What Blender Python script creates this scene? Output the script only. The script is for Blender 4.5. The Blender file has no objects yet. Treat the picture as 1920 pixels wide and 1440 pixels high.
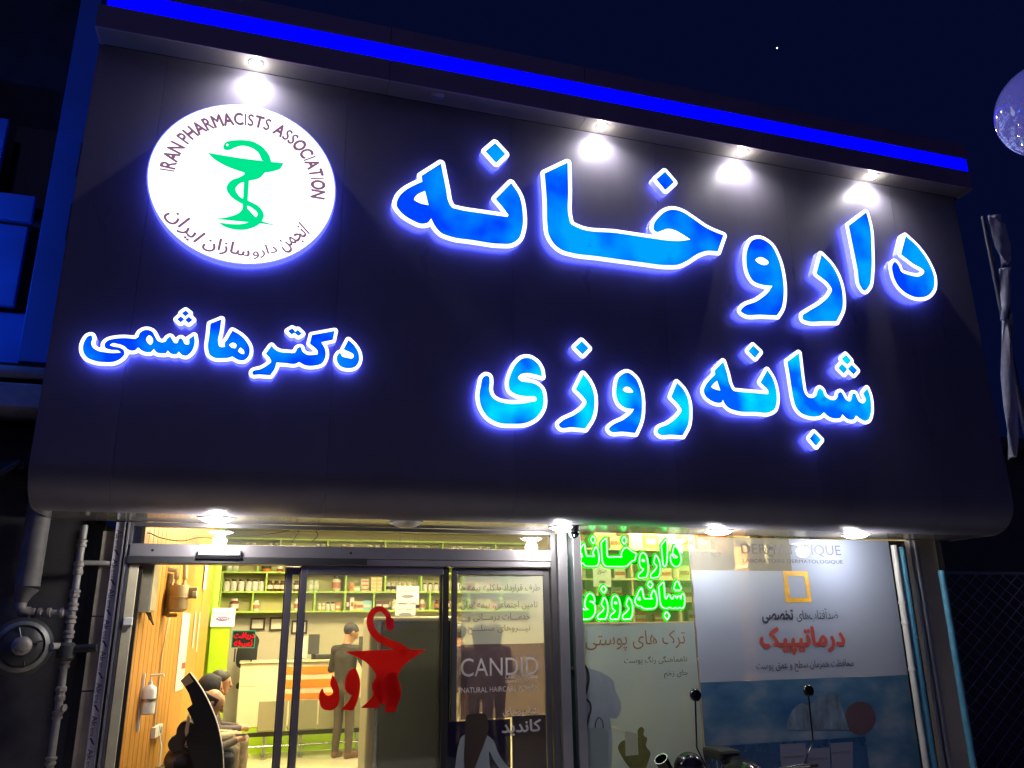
import bpy, bmesh, math, random, unicodedata
import numpy as np
from mathutils import Vector, Matrix
random.seed(7)
sc = bpy.context.scene
COL = sc.collection
R = math.radians

# ------------------------------------------------------------------ camera
F, PX, PY = 1490.0, 960.0, 720.0           # focal length in photo pixels, optical centre
def nz(v): return v / np.linalg.norm(v)
_dx = nz(np.array([5900 - PX, -(1112 - PY), -F]))
_dz = np.array([900 - PX, PY + 4200, -F]); _dz = nz(_dz - _dx * _dz.dot(_dx))
_dy = np.cross(_dz, _dx)
CAMM = np.array([_dx, _dy, _dz])           # camera -> world
CAMP = np.array([0.0, -8.1, 1.75])
cam_data = bpy.data.cameras.new('camera')
cam_data.sensor_width = 36.0
cam_data.lens = F / 1920.0 * 36.0
cam_data.clip_start = 0.05
cam_data.clip_end = 2000.0
cam = bpy.data.objects.new('camera', cam_data)
COL.objects.link(cam)
m4 = Matrix([list(CAMM[i]) + [CAMP[i]] for i in range(3)] + [[0, 0, 0, 1]])
cam.matrix_world = m4
sc.camera = cam

# ------------------------------------------------------------------ night sky
SKY_STRENGTH = 0.165
world = bpy.data.worlds.new('World'); sc.world = world; world.use_nodes = True
wn = world.node_tree.nodes; wl = world.node_tree.links
bg = wn['Background']
sky = wn.new('ShaderNodeTexSky'); sky.sky_type = 'NISHITA'; sky.sun_disc = False
sky.sun_elevation = R(-6.0); sky.sun_rotation = R(192)
tint = wn.new('ShaderNodeMix'); tint.data_type = 'RGBA'; tint.blend_type = 'MULTIPLY'; tint.inputs[0].default_value = 1.0
tint.inputs[7].default_value = (0.35, 0.55, 1.0, 1)
addn = wn.new('ShaderNodeMix'); addn.data_type = 'RGBA'; addn.blend_type = 'ADD'; addn.inputs[0].default_value = 1.0
addn.inputs[7].default_value = (0.006, 0.017, 0.125, 1)     # town glow left in the night air
wl.new(sky.outputs[0], tint.inputs[6]); wl.new(tint.outputs[2], addn.inputs[6]); wl.new(addn.outputs[2], bg.inputs[0])
bg.inputs[1].default_value = SKY_STRENGTH

# faint street fill from behind the viewer, tinted blue for the letters' wide glow
SUN_STRENGTH = 0.13
sund = bpy.data.lights.new('blue_fill_sun', 'SUN'); sund.energy = SUN_STRENGTH; sund.angle = R(70); sund.color = (0.34, 0.31, 1.0)
suno = bpy.data.objects.new('blue_fill_sun', sund); COL.objects.link(suno); suno.rotation_euler = (R(62), 0, R(-12))

# ------------------------------------------------------------------ exposure and sampling
sc.view_settings.view_transform = 'Standard'
sc.view_settings.look = 'None'
sc.view_settings.exposure = 0.0
sc.view_settings.gamma = 1.0
sc.view_settings.use_curve_mapping = False
sc.cycles.use_denoising = True
sc.cycles.max_bounces = 8
sc.cycles.diffuse_bounces = 4
sc.cycles.glossy_bounces = 4
sc.cycles.transparent_max_bounces = 24
sc.cycles.sample_clamp_indirect = 4.0
sc.cycles.caustics_reflective = False
sc.cycles.caustics_refractive = False

# ------------------------------------------------------------------ pixel -> place helpers (depth is always given)
def ray(px, py): return CAMM @ np.array([px - PX, -(py - PY), -F])
def at(px, py, Y):
    r = ray(px, py); return Vector(CAMP + r * (Y - CAMP[1]) / r[1])
def atz(px, py, Z):
    r = ray(px, py); return Vector(CAMP + r * (Z - CAMP[2]) / r[2])
def xz(px, py, Y):
    p = at(px, py, Y); return (p.x, p.z)

# ------------------------------------------------------------------ materials
MATS = {}
def mat(name, col=(0.5, 0.5, 0.5), rough=0.5, metal=0.0, noise=0.0, nscale=6.0, bump=0.0, emis=None, estr=0.0, spec=0.5, coat=0.0, stretch=None):
    if name in MATS: return MATS[name]
    m = bpy.data.materials.new(name); m.use_nodes = True
    nt = m.node_tree; N = nt.nodes; L = nt.links
    b = N['Principled BSDF']
    b.inputs['Base Color'].default_value = (*col, 1)
    b.inputs['Roughness'].default_value = rough
    b.inputs['Metallic'].default_value = metal
    b.inputs['Specular IOR Level'].default_value = spec
    b.inputs['Coat Weight'].default_value = coat
    b.inputs['Coat Roughness'].default_value = 0.08
    if noise > 0 or bump > 0:
        tc = N.new('ShaderNodeTexCoord'); mp = N.new('ShaderNodeMapping')
        if stretch: mp.inputs['Scale'].default_value = stretch
        nx = N.new('ShaderNodeTexNoise'); nx.inputs['Scale'].default_value = nscale; nx.inputs['Detail'].default_value = 6.0
        nx.inputs['Roughness'].default_value = 0.62
        L.new(tc.outputs['Object'], mp.inputs[0]); L.new(mp.outputs[0], nx.inputs['Vector'])
        if noise > 0:
            rp = N.new('ShaderNodeValToRGB')
            a = [max(0.0, c * (1 - noise)) for c in col]; z = [min(1.0, c * (1 + noise * 0.7)) for c in col]
            rp.color_ramp.elements[0].position = 0.3; rp.color_ramp.elements[0].color = (*a, 1)
            rp.color_ramp.elements[1].position = 0.7; rp.color_ramp.elements[1].color = (*z, 1)
            L.new(nx.outputs['Fac'], rp.inputs[0]); L.new(rp.outputs[0], b.inputs['Base Color'])
            mr = N.new('ShaderNodeMapRange'); mr.inputs[3].default_value = max(0.02, rough - 0.12 * noise - 0.04); mr.inputs[4].default_value = min(1, rough + 0.25 * noise + 0.05)
            L.new(nx.outputs['Fac'], mr.inputs[0]); L.new(mr.outputs[0], b.inputs['Roughness'])
        if bump > 0:
            bp = N.new('ShaderNodeBump'); bp.inputs['Strength'].default_value = bump; bp.inputs['Distance'].default_value = 0.01
            L.new(nx.outputs['Fac'], bp.inputs['Height']); L.new(bp.outputs[0], b.inputs['Normal'])
    if emis:
        b.inputs['Emission Color'].default_value = (*emis, 1); b.inputs['Emission Strength'].default_value = estr
    MATS[name] = m
    return m
def emit(name, col, s):
    if name in MATS: return MATS[name]
    m = bpy.data.materials.new(name); m.use_nodes = True
    N = m.node_tree.nodes; N.remove(N['Principled BSDF'])
    e = N.new('ShaderNodeEmission'); e.inputs[0].default_value = (*col, 1); e.inputs[1].default_value = s
    m.node_tree.links.new(e.outputs[0], N['Material Output'].inputs[0])
    MATS[name] = m; return m
def film(name, col, opac, tintc=(1, 1, 1), noise=0.0, nscale=2.0, gloss=0.05, rough=0.03, trans=0.35, milk=0.0):
    """printed or frosted window film / glass: lets part of the light straight through"""
    if name in MATS: return MATS[name]
    m = bpy.data.materials.new(name); m.use_nodes = True
    nt = m.node_tree; N = nt.nodes; L = nt.links; N.remove(N['Principled BSDF'])
    out = N['Material Output']
    t = N.new('ShaderNodeBsdfTransparent'); t.inputs[0].default_value = (*tintc, 1)
    d = N.new('ShaderNodeBsdfDiffuse'); d.inputs[0].default_value = (*col, 1)
    tr = N.new('ShaderNodeBsdfTranslucent'); tr.inputs[0].default_value = (*col, 1)
    mx0 = N.new('ShaderNodeMixShader'); mx0.inputs[0].default_value = trans
    L.new(d.outputs[0], mx0.inputs[1]); L.new(tr.outputs[0], mx0.inputs[2])
    mx1 = N.new('ShaderNodeMixShader'); mx1.inputs[0].default_value = opac
    L.new(t.outputs[0], mx1.inputs[1]); L.new(mx0.outputs[0], mx1.inputs[2])
    if noise > 0:
        tc = N.new('ShaderNodeTexCoord'); nx = N.new('ShaderNodeTexNoise'); nx.inputs['Scale'].default_value = nscale; nx.inputs['Detail'].default_value = 4
        mr = N.new('ShaderNodeMapRange'); mr.inputs[3].default_value = max(0, opac - noise); mr.inputs[4].default_value = min(1, opac + noise)
        L.new(tc.outputs['Object'], nx.inputs['Vector']); L.new(nx.outputs['Fac'], mr.inputs[0]); L.new(mr.outputs[0], mx1.inputs[0])
    fr = N.new('ShaderNodeFresnel'); fr.inputs[0].default_value = 1.5
    mul = N.new('ShaderNodeMath'); mul.operation = 'MULTIPLY'; mul.inputs[1].default_value = gloss / 0.05
    L.new(fr.outputs[0], mul.inputs[0])
    g = N.new('ShaderNodeBsdfGlossy'); g.inputs['Roughness'].default_value = rough; g.inputs[0].default_value = (1, 1, 1, 1)
    mx2 = N.new('ShaderNodeMixShader'); L.new(mul.outputs[0], mx2.inputs[0])
    L.new(mx1.outputs[0], mx2.inputs[1]); L.new(g.outputs[0], mx2.inputs[2])
    L.new(mx2.outputs[0], out.inputs[0])
    MATS[name] = m; return m

# ------------------------------------------------------------------ objects
def tag(o, label, cat, group=None):
    o['label'] = label; o['category'] = cat
    if group: o['group'] = group
    return o
def empty(name, loc, label=None, cat=None, group=None, kind=None):
    o = bpy.data.objects.new(name, None); COL.objects.link(o); o.location = loc; o.empty_display_size = 0.1
    if label: tag(o, label, cat, group)
    if kind: o['kind'] = kind
    return o
def origin(o):
    p = Vector((0, 0, 0)); q = o
    while q is not None: p += q.location; q = q.parent
    return p
def link(name, me, m=None, parent=None, loc=None):
    """mesh is given in world coordinates (unrotated parents only)"""
    o = bpy.data.objects.new(name, me); COL.objects.link(o)
    if m is not None and not me.materials:
        for k in (m if isinstance(m, (list, tuple)) else [m]): me.materials.append(k)
    if parent is not None:
        o.parent = parent; base = origin(parent)
    else:
        base = Vector((0, 0, 0))
    if loc is None:
        n = len(me.vertices)
        a = np.empty(n * 3); me.vertices.foreach_get('co', a); a = a.reshape(-1, 3)
        c = Vector(((a[:, 0].min() + a[:, 0].max()) / 2, (a[:, 1].min() + a[:, 1].max()) / 2, a[:, 2].min()))
    else: c = Vector(loc)
    me.transform(Matrix.Translation(-c)); o.location = c - base
    return o
def mesh(verts, faces, smooth=False):
    me = bpy.data.meshes.new('mesh'); me.from_pydata([tuple(v) for v in verts], [], faces); me.update()
    if smooth: me.polygons.foreach_set('use_smooth', [True] * len(me.polygons))
    return me
class MB:
    def __init__(s): s.v = []; s.f = []; s.sm = []
    def add(s, vs, fs, smooth=False):
        k = len(s.v); s.v += [tuple(v) for v in vs]; s.f += [[i + k for i in f] for f in fs]; s.sm += [smooth] * len(fs); return s
    def box(s, x0, x1, y0, y1, z0, z1, bev=0.0):
        if x0 > x1: x0, x1 = x1, x0
        if y0 > y1: y0, y1 = y1, y0
        if z0 > z1: z0, z1 = z1, z0
        if bev <= 0:
            v = [(x, y, z) for x in (x0, x1) for y in (y0, y1) for z in (z0, z1)]
            return s.add(v, [(0, 1, 3, 2), (4, 6, 7, 5), (0, 4, 5, 1), (2, 3, 7, 6), (0, 2, 6, 4), (1, 5, 7, 3)])
        bm = bmesh.new(); bmesh.ops.create_cube(bm, size=1)
        bmesh.ops.scale(bm, vec=(x1 - x0, y1 - y0, z1 - z0), verts=bm.verts)
        bmesh.ops.bevel(bm, geom=list(bm.edges), offset=bev, segments=2, affect='EDGES', profile=0.5)
        bm.verts.index_update()
        c = ((x0 + x1) / 2, (y0 + y1) / 2, (z0 + z1) / 2)
        vs = [(v.co.x + c[0], v.co.y + c[1], v.co.z + c[2]) for v in bm.verts]; fs = [[v.index for v in f.verts] for f in bm.faces]
        bm.free(); return s.add(vs, fs)
    def tube(s, pts, r, n=10, closed=False, cap=True):
        P = [Vector(p) for p in pts]; k = len(P); rs = r if isinstance(r, (list, tuple)) else [r] * k
        T = []
        for i in range(k):
            a = P[(i - 1) % k] if (closed or i > 0) else P[i]; b = P[(i + 1) % k] if (closed or i < k - 1) else P[i]
            t = (b - a); T.append(t.normalized() if t.length > 1e-9 else Vector((0, 0, 1)))
        u = T[0].orthogonal().normalized(); vs = []
        for i in range(k):
            u = (u - T[i] * u.dot(T[i])); u = u.normalized() if u.length > 1e-6 else T[i].orthogonal().normalized()
            w = T[i].cross(u)
            for j in range(n):
                a = 2 * math.pi * j / n; vs.append(P[i] + (u * math.cos(a) + w * math.sin(a)) * rs[i])
        fs = []
        for i in range(k if closed else k - 1):
            for j in range(n):
                a = i * n + j; b = i * n + (j + 1) % n; c = ((i + 1) % k) * n + (j + 1) % n; d = ((i + 1) % k) * n + j
                fs.append((a, b, c, d))
        if cap and not closed:
            fs.append(tuple(range(n))[::-1]); fs.append(tuple((k - 1) * n + j for j in range(n)))
        return s.add(vs, fs, True)
    def lathe(s, prof, c, axis=(0, 0, 1), n=24, cap=True):
        """prof: (radius, distance along axis)"""
        ax = Vector(axis).normalized(); u = ax.orthogonal().normalized(); w = ax.cross(u); c = Vector(c); vs = []
        for r, h in prof:
            for j in range(n):
                a = 2 * math.pi * j / n; vs.append(c + ax * h + (u * math.cos(a) + w * math.sin(a)) * r)
        fs = [(i * n + j, i * n + (j + 1) % n, (i + 1) * n + (j + 1) % n, (i + 1) * n + j) for i in range(len(prof) - 1) for j in range(n)]
        if cap: fs += [tuple(range(n))[::-1], tuple((len(prof) - 1) * n + j for j in range(n))]
        return s.add(vs, fs, True)
    def mesh(s):
        me = bpy.data.meshes.new('mesh'); me.from_pydata(s.v, [], s.f); me.update()
        me.polygons.foreach_set('use_smooth', s.sm)
        if any(s.sm):
            try: me.set_sharp_from_angle(angle=R(40))
            except Exception: pass
        return me
    def build(s, name, m, parent=None, loc=None): return link(name, s.mesh(), m, parent, loc)
def box(name, x0, x1, y0, y1, z0, z1, m, parent=None, bev=0.0): return MB().box(x0, x1, y0, y1, z0, z1, bev).build(name, m, parent)
def structure(o): o['kind'] = 'structure'; return o

# smooth closed outlines: points (x, y) smooth or (x, y, 1) corner
def spline(pts, closed=True, n=7):
    P = [np.array(p[:2], float) for p in pts]; C = [len(p) > 2 for p in pts]; k = len(P); out = []
    for i in range(k if closed else k - 1):
        p1, p2 = P[i], P[(i + 1) % k]
        if C[i] and C[(i + 1) % k]:
            out.append(tuple(p1)); continue
        p0 = P[(i - 1) % k] if (closed or i > 0) else p1; p3 = P[(i + 2) % k] if (closed or i + 2 < k) else p2
        d = np.linalg.norm(p2 - p1) + 1e-9
        def tang(a, b, c):
            la = np.linalg.norm(b - a) + 1e-9; lb = np.linalg.norm(c - b) + 1e-9
            return ((b - a) / la * lb + (c - b) / lb * la) / (la + lb) * d
        t1 = (p2 - p1) if C[i] else tang(p0, p1, p2); t2 = (p2 - p1) if C[(i + 1) % k] else tang(p1, p2, p3)
        for j in range(n):
            t = j / n; h = (2 * t**3 - 3 * t**2 + 1, t**3 - 2 * t**2 + t, -2 * t**3 + 3 * t**2, t**3 - t**2)
            out.append(tuple(p1 * h[0] + t1 * h[1] + p2 * h[2] + t2 * h[3]))
    if not closed: out.append(tuple(P[-1]))
    return out
def filled(loops, Y, depth=0.0, flip=False):
    """filled flat shape (with holes) standing in the plane Y, facing the street; depth > 0 gives it thickness behind Y"""
    cu = bpy.data.curves.new('outline', 'CURVE'); cu.dimensions = '2D'; cu.fill_mode = 'BOTH' if depth > 0 else 'BACK'; cu.extrude = depth / 2
    for lp in loops:
        sp = cu.splines.new('POLY'); sp.points.add(len(lp) - 1)
        for i, p in enumerate(lp): sp.points[i].co = (p[0], p[1], 0, 1)
        sp.use_cyclic_u = True
    o = bpy.data.objects.new('tmp', cu)
    me = bpy.data.meshes.new_from_object(o)
    bpy.data.objects.remove(o); bpy.data.curves.remove(cu)
    n = len(me.vertices); a = np.empty(n * 3); me.vertices.foreach_get('co', a); a = a.reshape(-1, 3)
    b = np.stack([a[:, 0], np.full(n, Y) + depth / 2 - a[:, 2], a[:, 1]], 1)
    me.vertices.foreach_set('co', b.ravel()); me.materials.clear(); me.update()
    return me

# outline of everything within distance w of some closed polygons (marching squares on a distance field)
def outset(polys, w, step=0.011):
    allp = np.concatenate([np.array(p) for p in polys]); lo = allp.min(0) - w - 3 * step; hi = allp.max(0) + w + 3 * step
    gx = np.arange(lo[0], hi[0], step); gy = np.arange(lo[1], hi[1], step)
    XX, YY = np.meshgrid(gx, gy, indexing='ij'); Q = np.stack([XX.ravel(), YY.ravel()], 1)
    D = np.full(len(Q), 1e9); inside = np.zeros(len(Q), bool)
    for p in polys:
        p = np.array(p); ins = np.zeros(len(Q), bool)
        for i in range(len(p)):
            a, b = p[i], p[(i + 1) % len(p)]; ab = b - a; L2 = ab.dot(ab)
            if L2 < 1e-12: continue
            t = np.clip(((Q - a) @ ab) / L2, 0, 1); e = Q - a - t[:, None] * ab; D = np.minimum(D, (e * e).sum(1))
            c = (a[1] > Q[:, 1]) != (b[1] > Q[:, 1])
            if abs(ab[1]) > 1e-12: ins ^= c & (Q[:, 0] < ab[0] * (Q[:, 1] - a[1]) / ab[1] + a[0])
        inside |= ins
    S = (np.where(inside, -1, 1) * np.sqrt(D) - w).reshape(XX.shape)
    segs = {}
    def key(i, j, e): return (i, j, e)
    def pt(i, j, e):
        if e == 0: a, b = S[i, j], S[i + 1, j]; return (gx[i] + step * a / (a - b), gy[j])
        a, b = S[i, j], S[i, j + 1]; return (gx[i], gy[j] + step * a / (a - b))
    neg = S < 0
    cs = neg[:-1, :-1] * 1 + neg[1:, :-1] * 2 + neg[1:, 1:] * 4 + neg[:-1, 1:] * 8
    tab = {1: [(3, 0)], 2: [(0, 1)], 3: [(3, 1)], 4: [(1, 2)], 5: [(3, 2), (1, 0)], 6: [(0, 2)], 7: [(3, 2)], 8: [(2, 3)], 9: [(2, 0)], 10: [(0, 3), (2, 1)], 11: [(2, 1)], 12: [(1, 3)], 13: [(1, 0)], 14: [(0, 3)]}
    for i, j in zip(*np.where((cs > 0) & (cs < 15))):
        ek = [key(i, j, 0), key(i + 1, j, 1), key(i, j + 1, 0), key(i, j, 1)]
        for a, b in tab[int(cs[i, j])]: segs[ek[a]] = ek[b]
    loops = []
    while segs:
        s = next(iter(segs)); lp = []; k = s
        while k in segs: lp.append(pt(*k)); k = segs.pop(k)
        lp = np.array(lp)
        x, y = lp[:, 0], lp[:, 1]; A = 0.5 * np.sum(x * np.roll(y, -1) - y * np.roll(x, -1))
        loops.append((A, lp))
    big = max(abs(a) for a, _ in loops); sg = [a for a, _ in loops if abs(a) == big][0]
    out = []
    for a, lp in loops:
        if a * sg < 0 and abs(a) < 0.02: continue     # small enclosed hole: the rim closes over it
        out.append(simplify(lp, 0.0016))
    return out
def simplify(lp, eps):
    def rdp(p):
        if len(p) < 3: return list(p)
        a, b = p[0], p[-1]; ab = b - a; n = np.linalg.norm(ab)
        d = np.abs(ab[0] * (p[:, 1] - a[1]) - ab[1] * (p[:, 0] - a[0])) / n if n > 1e-9 else np.linalg.norm(p - a, axis=1)
        i = int(d.argmax())
        if d[i] < eps: return [a, b]
        return rdp(p[:i + 1])[:-1] + rdp(p[i:])
    h = len(lp) // 2
    r = rdp(lp[:h + 1])[:-1] + rdp(np.concatenate([lp[h:], lp[:1]]))[:-1]
    return [tuple(q) for q in r]

# ------------------------------------------------------------------ lettering
FORMS = {}
for cp in list(range(0xFB50, 0xFE00)) + list(range(0xFE70, 0xFEFD)):
    d = unicodedata.decomposition(chr(cp)).split()
    if len(d) == 2 and d[0] in ('<isolated>', '<initial>', '<medial>', '<final>'): FORMS.setdefault(chr(int(d[1], 16)), {})[d[0][1:-1]] = chr(cp)
def shape_rtl(s):
    """joined Persian letters in the order in which they stand from left to right"""
    out = []; n = len(s)
    def both(c): return c == '\u0640' or (c in FORMS and 'initial' in FORMS[c])
    def anyj(c): return c == '\u0640' or (c in FORMS and 'final' in FORMS[c])
    for i, c in enumerate(s):
        if c == '\u200c': continue
        prev = i > 0 and both(s[i - 1]) and anyj(c); nxt = i < n - 1 and both(c) and anyj(s[i + 1])
        if c in FORMS:
            f = FORMS[c]; k = 'medial' if prev and nxt else 'final' if prev else 'initial' if nxt else 'isolated'
            out.append(f.get(k, f.get('isolated', c)))
        else: out.append(c)
    return ''.join(reversed(out))
TCACHE = {}
def text_polys(s, rtl):
    if (s, rtl) in TCACHE: return TCACHE[(s, rtl)]
    cu = bpy.data.curves.new('text', 'FONT'); cu.body = shape_rtl(s) if rtl else s; cu.resolution_u = 4
    o = bpy.data.objects.new('tmp', cu)
    me = bpy.data.meshes.new_from_object(o)
    bpy.data.objects.remove(o); bpy.data.curves.remove(cu)
    n = len(me.vertices); a = np.empty(n * 3); me.vertices.foreach_get('co', a); a = a.reshape(-1, 3)[:, :2]
    fs = [list(p.vertices) for p in me.polygons]; bpy.data.meshes.remove(me)
    lo, hi = a.min(0), a.max(0); a = (a - lo) / (hi - lo)
    TCACHE[(s, rtl)] = (a, fs, (hi - lo)[0] / (hi - lo)[1]); return TCACHE[(s, rtl)]
def text_mesh(s, fn, rtl=False, bold=0.0):
    """fn maps unit box coordinates (u, v, layer) to the place"""
    a, fs, asp = text_polys(s, rtl); V = []; FF = []
    shifts = [(0, 0)] if bold <= 0 else [(0, 0), (bold, 0), (-bold, 0), (0, bold * asp), (0, -bold * asp)]
    for k, (du, dv) in enumerate(shifts):
        b = len(V); V += [fn(u + du, v + dv, k) for u, v in a]; FF += [[i + b for i in f] for f in fs]
    return mesh(V, FF)
def sign_text(name, s, px0, py0, px1, py1, Y, m, parent, rtl=False, bold=0.0):
    """lettering filling the box (px0,py0)-(px1,py1) of the photo on the upright plane Y; follows the plane's own perspective"""
    ym, xm = (py0 + py1) / 2, (px0 + px1) / 2
    a, b = at(px0, ym, Y), at(px1, ym, Y); c, d = at(xm, py1, Y), at(xm, py0, Y)
    x0, x1 = a.x, b.x; z0, z1 = c.z, d.z; za, zb = a.z, b.z
    def fn(u, v, k): return (x0 + (x1 - x0) * u, Y - 0.0006 * k, z0 + (z1 - z0) * v + (zb - za) * 0.0)
    return link(name, text_mesh(s, fn, rtl, bold), m, parent)

# ================================================================== surfaces
M_FASCIA = mat('grey aluminium composite', (0.175, 0.165, 0.225), 0.28, 0.15, noise=0.16, nscale=1.1, spec=0.5, bump=0.05, stretch=(1.4, 1.0, 0.5))
M_SOFFIT = mat('glossy grey composite soffit', (0.27, 0.25, 0.23), 0.13, 0.35, noise=0.10, nscale=2.0)
M_CORN = mat('dark plum cornice composite', (0.24, 0.17, 0.27), 0.38, 0.1, noise=0.12, nscale=1.6)
M_SEAM = mat('black joint sealant', (0.02, 0.02, 0.02), 0.8)
M_ALU = mat('satin aluminium profile', (0.42, 0.41, 0.45), 0.34, 0.75, noise=0.08, nscale=3.0)
M_ALUD = mat('dark grey aluminium frame', (0.16, 0.155, 0.17), 0.36, 0.7, noise=0.10, nscale=3.0)
M_BLACK = mat('black rubber and plastic', (0.012, 0.012, 0.013), 0.45)
M_WHITEP = mat('white plastic', (0.75, 0.75, 0.74), 0.35, noise=0.05, nscale=5)
M_GLASS = film('clear shop glass', (0.9, 0.95, 0.9), 0.022, (0.982, 0.99, 0.975), gloss=0.055, trans=0.5)
M_CHROME = mat('brushed steel', (0.55, 0.55, 0.55), 0.25, 0.95, noise=0.08, nscale=8)

# ================================================================== ground
def sheet(name, x0, x1, y0, y1, z, m):
    return structure(link(name, mesh([(x0, y0, z), (x1, y0, z), (x1, y1, z), (x0, y1, z)], [(0, 1, 2, 3)]), m))
sheet('ground', -400, 400, -400, 400, -0.30, mat('dark night ground', (0.05, 0.05, 0.05), 0.9, noise=0.3, nscale=0.5))
sheet('road', -60, 60, -22, -4.2, -0.26, mat('asphalt', (0.05, 0.05, 0.052), 0.75, noise=0.35, nscale=9, bump=0.3))
structure(box('pavement', -40, 40, -4.2, -0.06, -0.29, -0.12, mat('pale granite pavement', (0.42, 0.39, 0.36), 0.75, noise=0.3, nscale=4, bump=0.2)))
structure(box('kerb', -40, 40, -4.4, -4.205, -0.29, -0.115, mat('kerb stone', (0.3, 0.3, 0.3), 0.8, noise=0.25, nscale=7), bev=0.02))

# ================================================================== canopy fascia over the shop front
FY, ZT, ZB = -1.0, 7.035, 2.70             # face plane, top of face, soffit height
XL, XR = -1.79, 8.33
SEAMS = [XL, -1.2, 0.52, 2.26, 3.98, 5.70, 7.30, XR]
canopy = empty('canopy_fascia', ((XL + XR) / 2, -0.5, ZB), 'broad grey composite canopy fascia with rounded lower edge and blue lit cornice', 'canopy')
rad = 0.36
prof = [(FY, ZT)] + [(FY, ZB + rad + (ZT - ZB - rad) * (1 - k / 6)) for k in range(1, 7)] + [(FY + rad - rad * math.cos(a), ZB + rad - rad * math.sin(a)) for a in [R(90) * k / 12 for k in range(1, 13)]]
for i in range(len(SEAMS) - 1):
    a, b = SEAMS[i] + 0.0013, SEAMS[i + 1] - 0.0013
    vs = [(x, y, z) for x in (a, b) for y, z in prof] + [(x, y + 0.02, z if k < 7 else z + 0.02) for x in (a, b) for k, (y, z) in enumerate(prof)]
    n = len(prof); fs = [(k, k + 1, n + k + 1, n + k) for k in range(n - 1)]
    fs += [(k, 2 * n + k, 2 * n + k + 1, k + 1) for k in range(n - 1)] + [(n + k, n + k + 1, 3 * n + k + 1, 3 * n + k) for k in range(n - 1)]
    fs += [(2 * n + k + 1, 2 * n + k, 3 * n + k, 3 * n + k + 1) for k in range(n - 1)] + [(0, n, 3 * n, 2 * n), (n - 1, 3 * n - 1, 4 * n - 1, 2 * n - 1)]
    me = mesh(vs, fs, True)
    me.set_sharp_from_angle(angle=R(30))
    link('fascia_panel', me, M_FASCIA, canopy)
    box('soffit_panel', a, b, FY + rad + 0.006, -0.004, ZB + 0.001, ZB + 0.02, M_SOFFIT, canopy)
MB().box(XL + 0.02, XR - 0.02, FY + 0.05, FY + 0.07, ZB + 0.30, ZT + 0.55).box(XL + 0.02, XR - 0.02, FY + 0.12, FY + 0.14, ZB + 0.152, ZB + 0.32).box(XL + 0.02, XR - 0.02, FY + 0.15, FY + 0.24, ZB + 0.13, ZB + 0.15).box(XL + 0.02, XR - 0.02, FY + 0.242, FY + 0.36, ZB + 0.06, ZB + 0.08).box(XL + 0.02, XR - 0.02, FY + 0.362, -0.02, ZB + 0.026, ZB + 0.05).build('backing_frame', M_SEAM, canopy)
sidep = [(FY + 0.001, ZT)] + [p for p in prof[1:]] + [(0.0, ZB), (0.0, ZT + 0.62), (FY, ZT + 0.62)]
for sx, t in ((XL, -0.012), (XR, 0.012)):
    n = len(sidep)
    link('end_panel', mesh([(sx, y, z) for y, z in sidep] + [(sx + t, y, z) for y, z in sidep],
         [tuple(range(n)), tuple(range(2 * n - 1, n - 1, -1))] + [(k, (k + 1) % n, n + (k + 1) % n, n + k) for k in range(n)]), M_FASCIA, canopy)
# cornice: soffit strip, lower band, lit strip, upper band
CY = -1.25; CXL, CXR = -1.80, 8.42
CS = [CXL, 0.9, 3.05, 5.3, 7.1, CXR]
for i in range(len(CS) - 1):
    a, b = CS[i] + 0.002, CS[i + 1] - 0.002
    box('cornice_soffit', a, b, CY + 0.012, FY - 0.004, ZT + 0.005, ZT + 0.02, M_SOFFIT, canopy)
    box('cornice_band', a, b, CY, CY + 0.02, ZT + 0.003, 7.288, M_CORN, canopy, bev=0.004)
    box('cornice_band', a, b, CY, CY + 0.02, 7.472, 7.69, M_CORN, canopy, bev=0.004)
MB().box(CXL, CXR, CY + 0.022, 0.0, 7.655, 7.685).box(CXL + 0.01, CXR - 0.01, CY + 0.05, FY - 0.01, ZT + 0.024, 7.64).build('cornice_core', M_SEAM, canopy)
for sx0, sx1 in ((CXL, CXL + 0.02), (CXR - 0.02, CXR)):
    MB().box(sx0, sx1, CY + 0.022, -0.3, ZT + 0.003, 7.288).box(sx0, sx1, CY + 0.022, -0.3, 7.472, 7.684).build('cornice_return', M_CORN, canopy)
M_STRIP = emit('blue LED diffuser', (0.0, 0.0, 1.0), 3.0)
MB().box(CXL + 0.07, CXR - 0.03, CY + 0.012, CY + 0.03, 7.290, 7.470).build('blue_light_strip', M_STRIP, canopy)
MB().box(CXR - 0.028, CXR - 0.012, CY + 0.032, -0.32, 7.290, 7.470).build('blue_light_strip', M_STRIP, canopy)

structure(box('front_upper_wall', XL + 0.03, XR - 0.03, -0.018, 0.15, ZB + 0.055, 7.64, mat('rough block wall', (0.3, 0.3, 0.3), 0.9, noise=0.2, nscale=3)))
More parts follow.
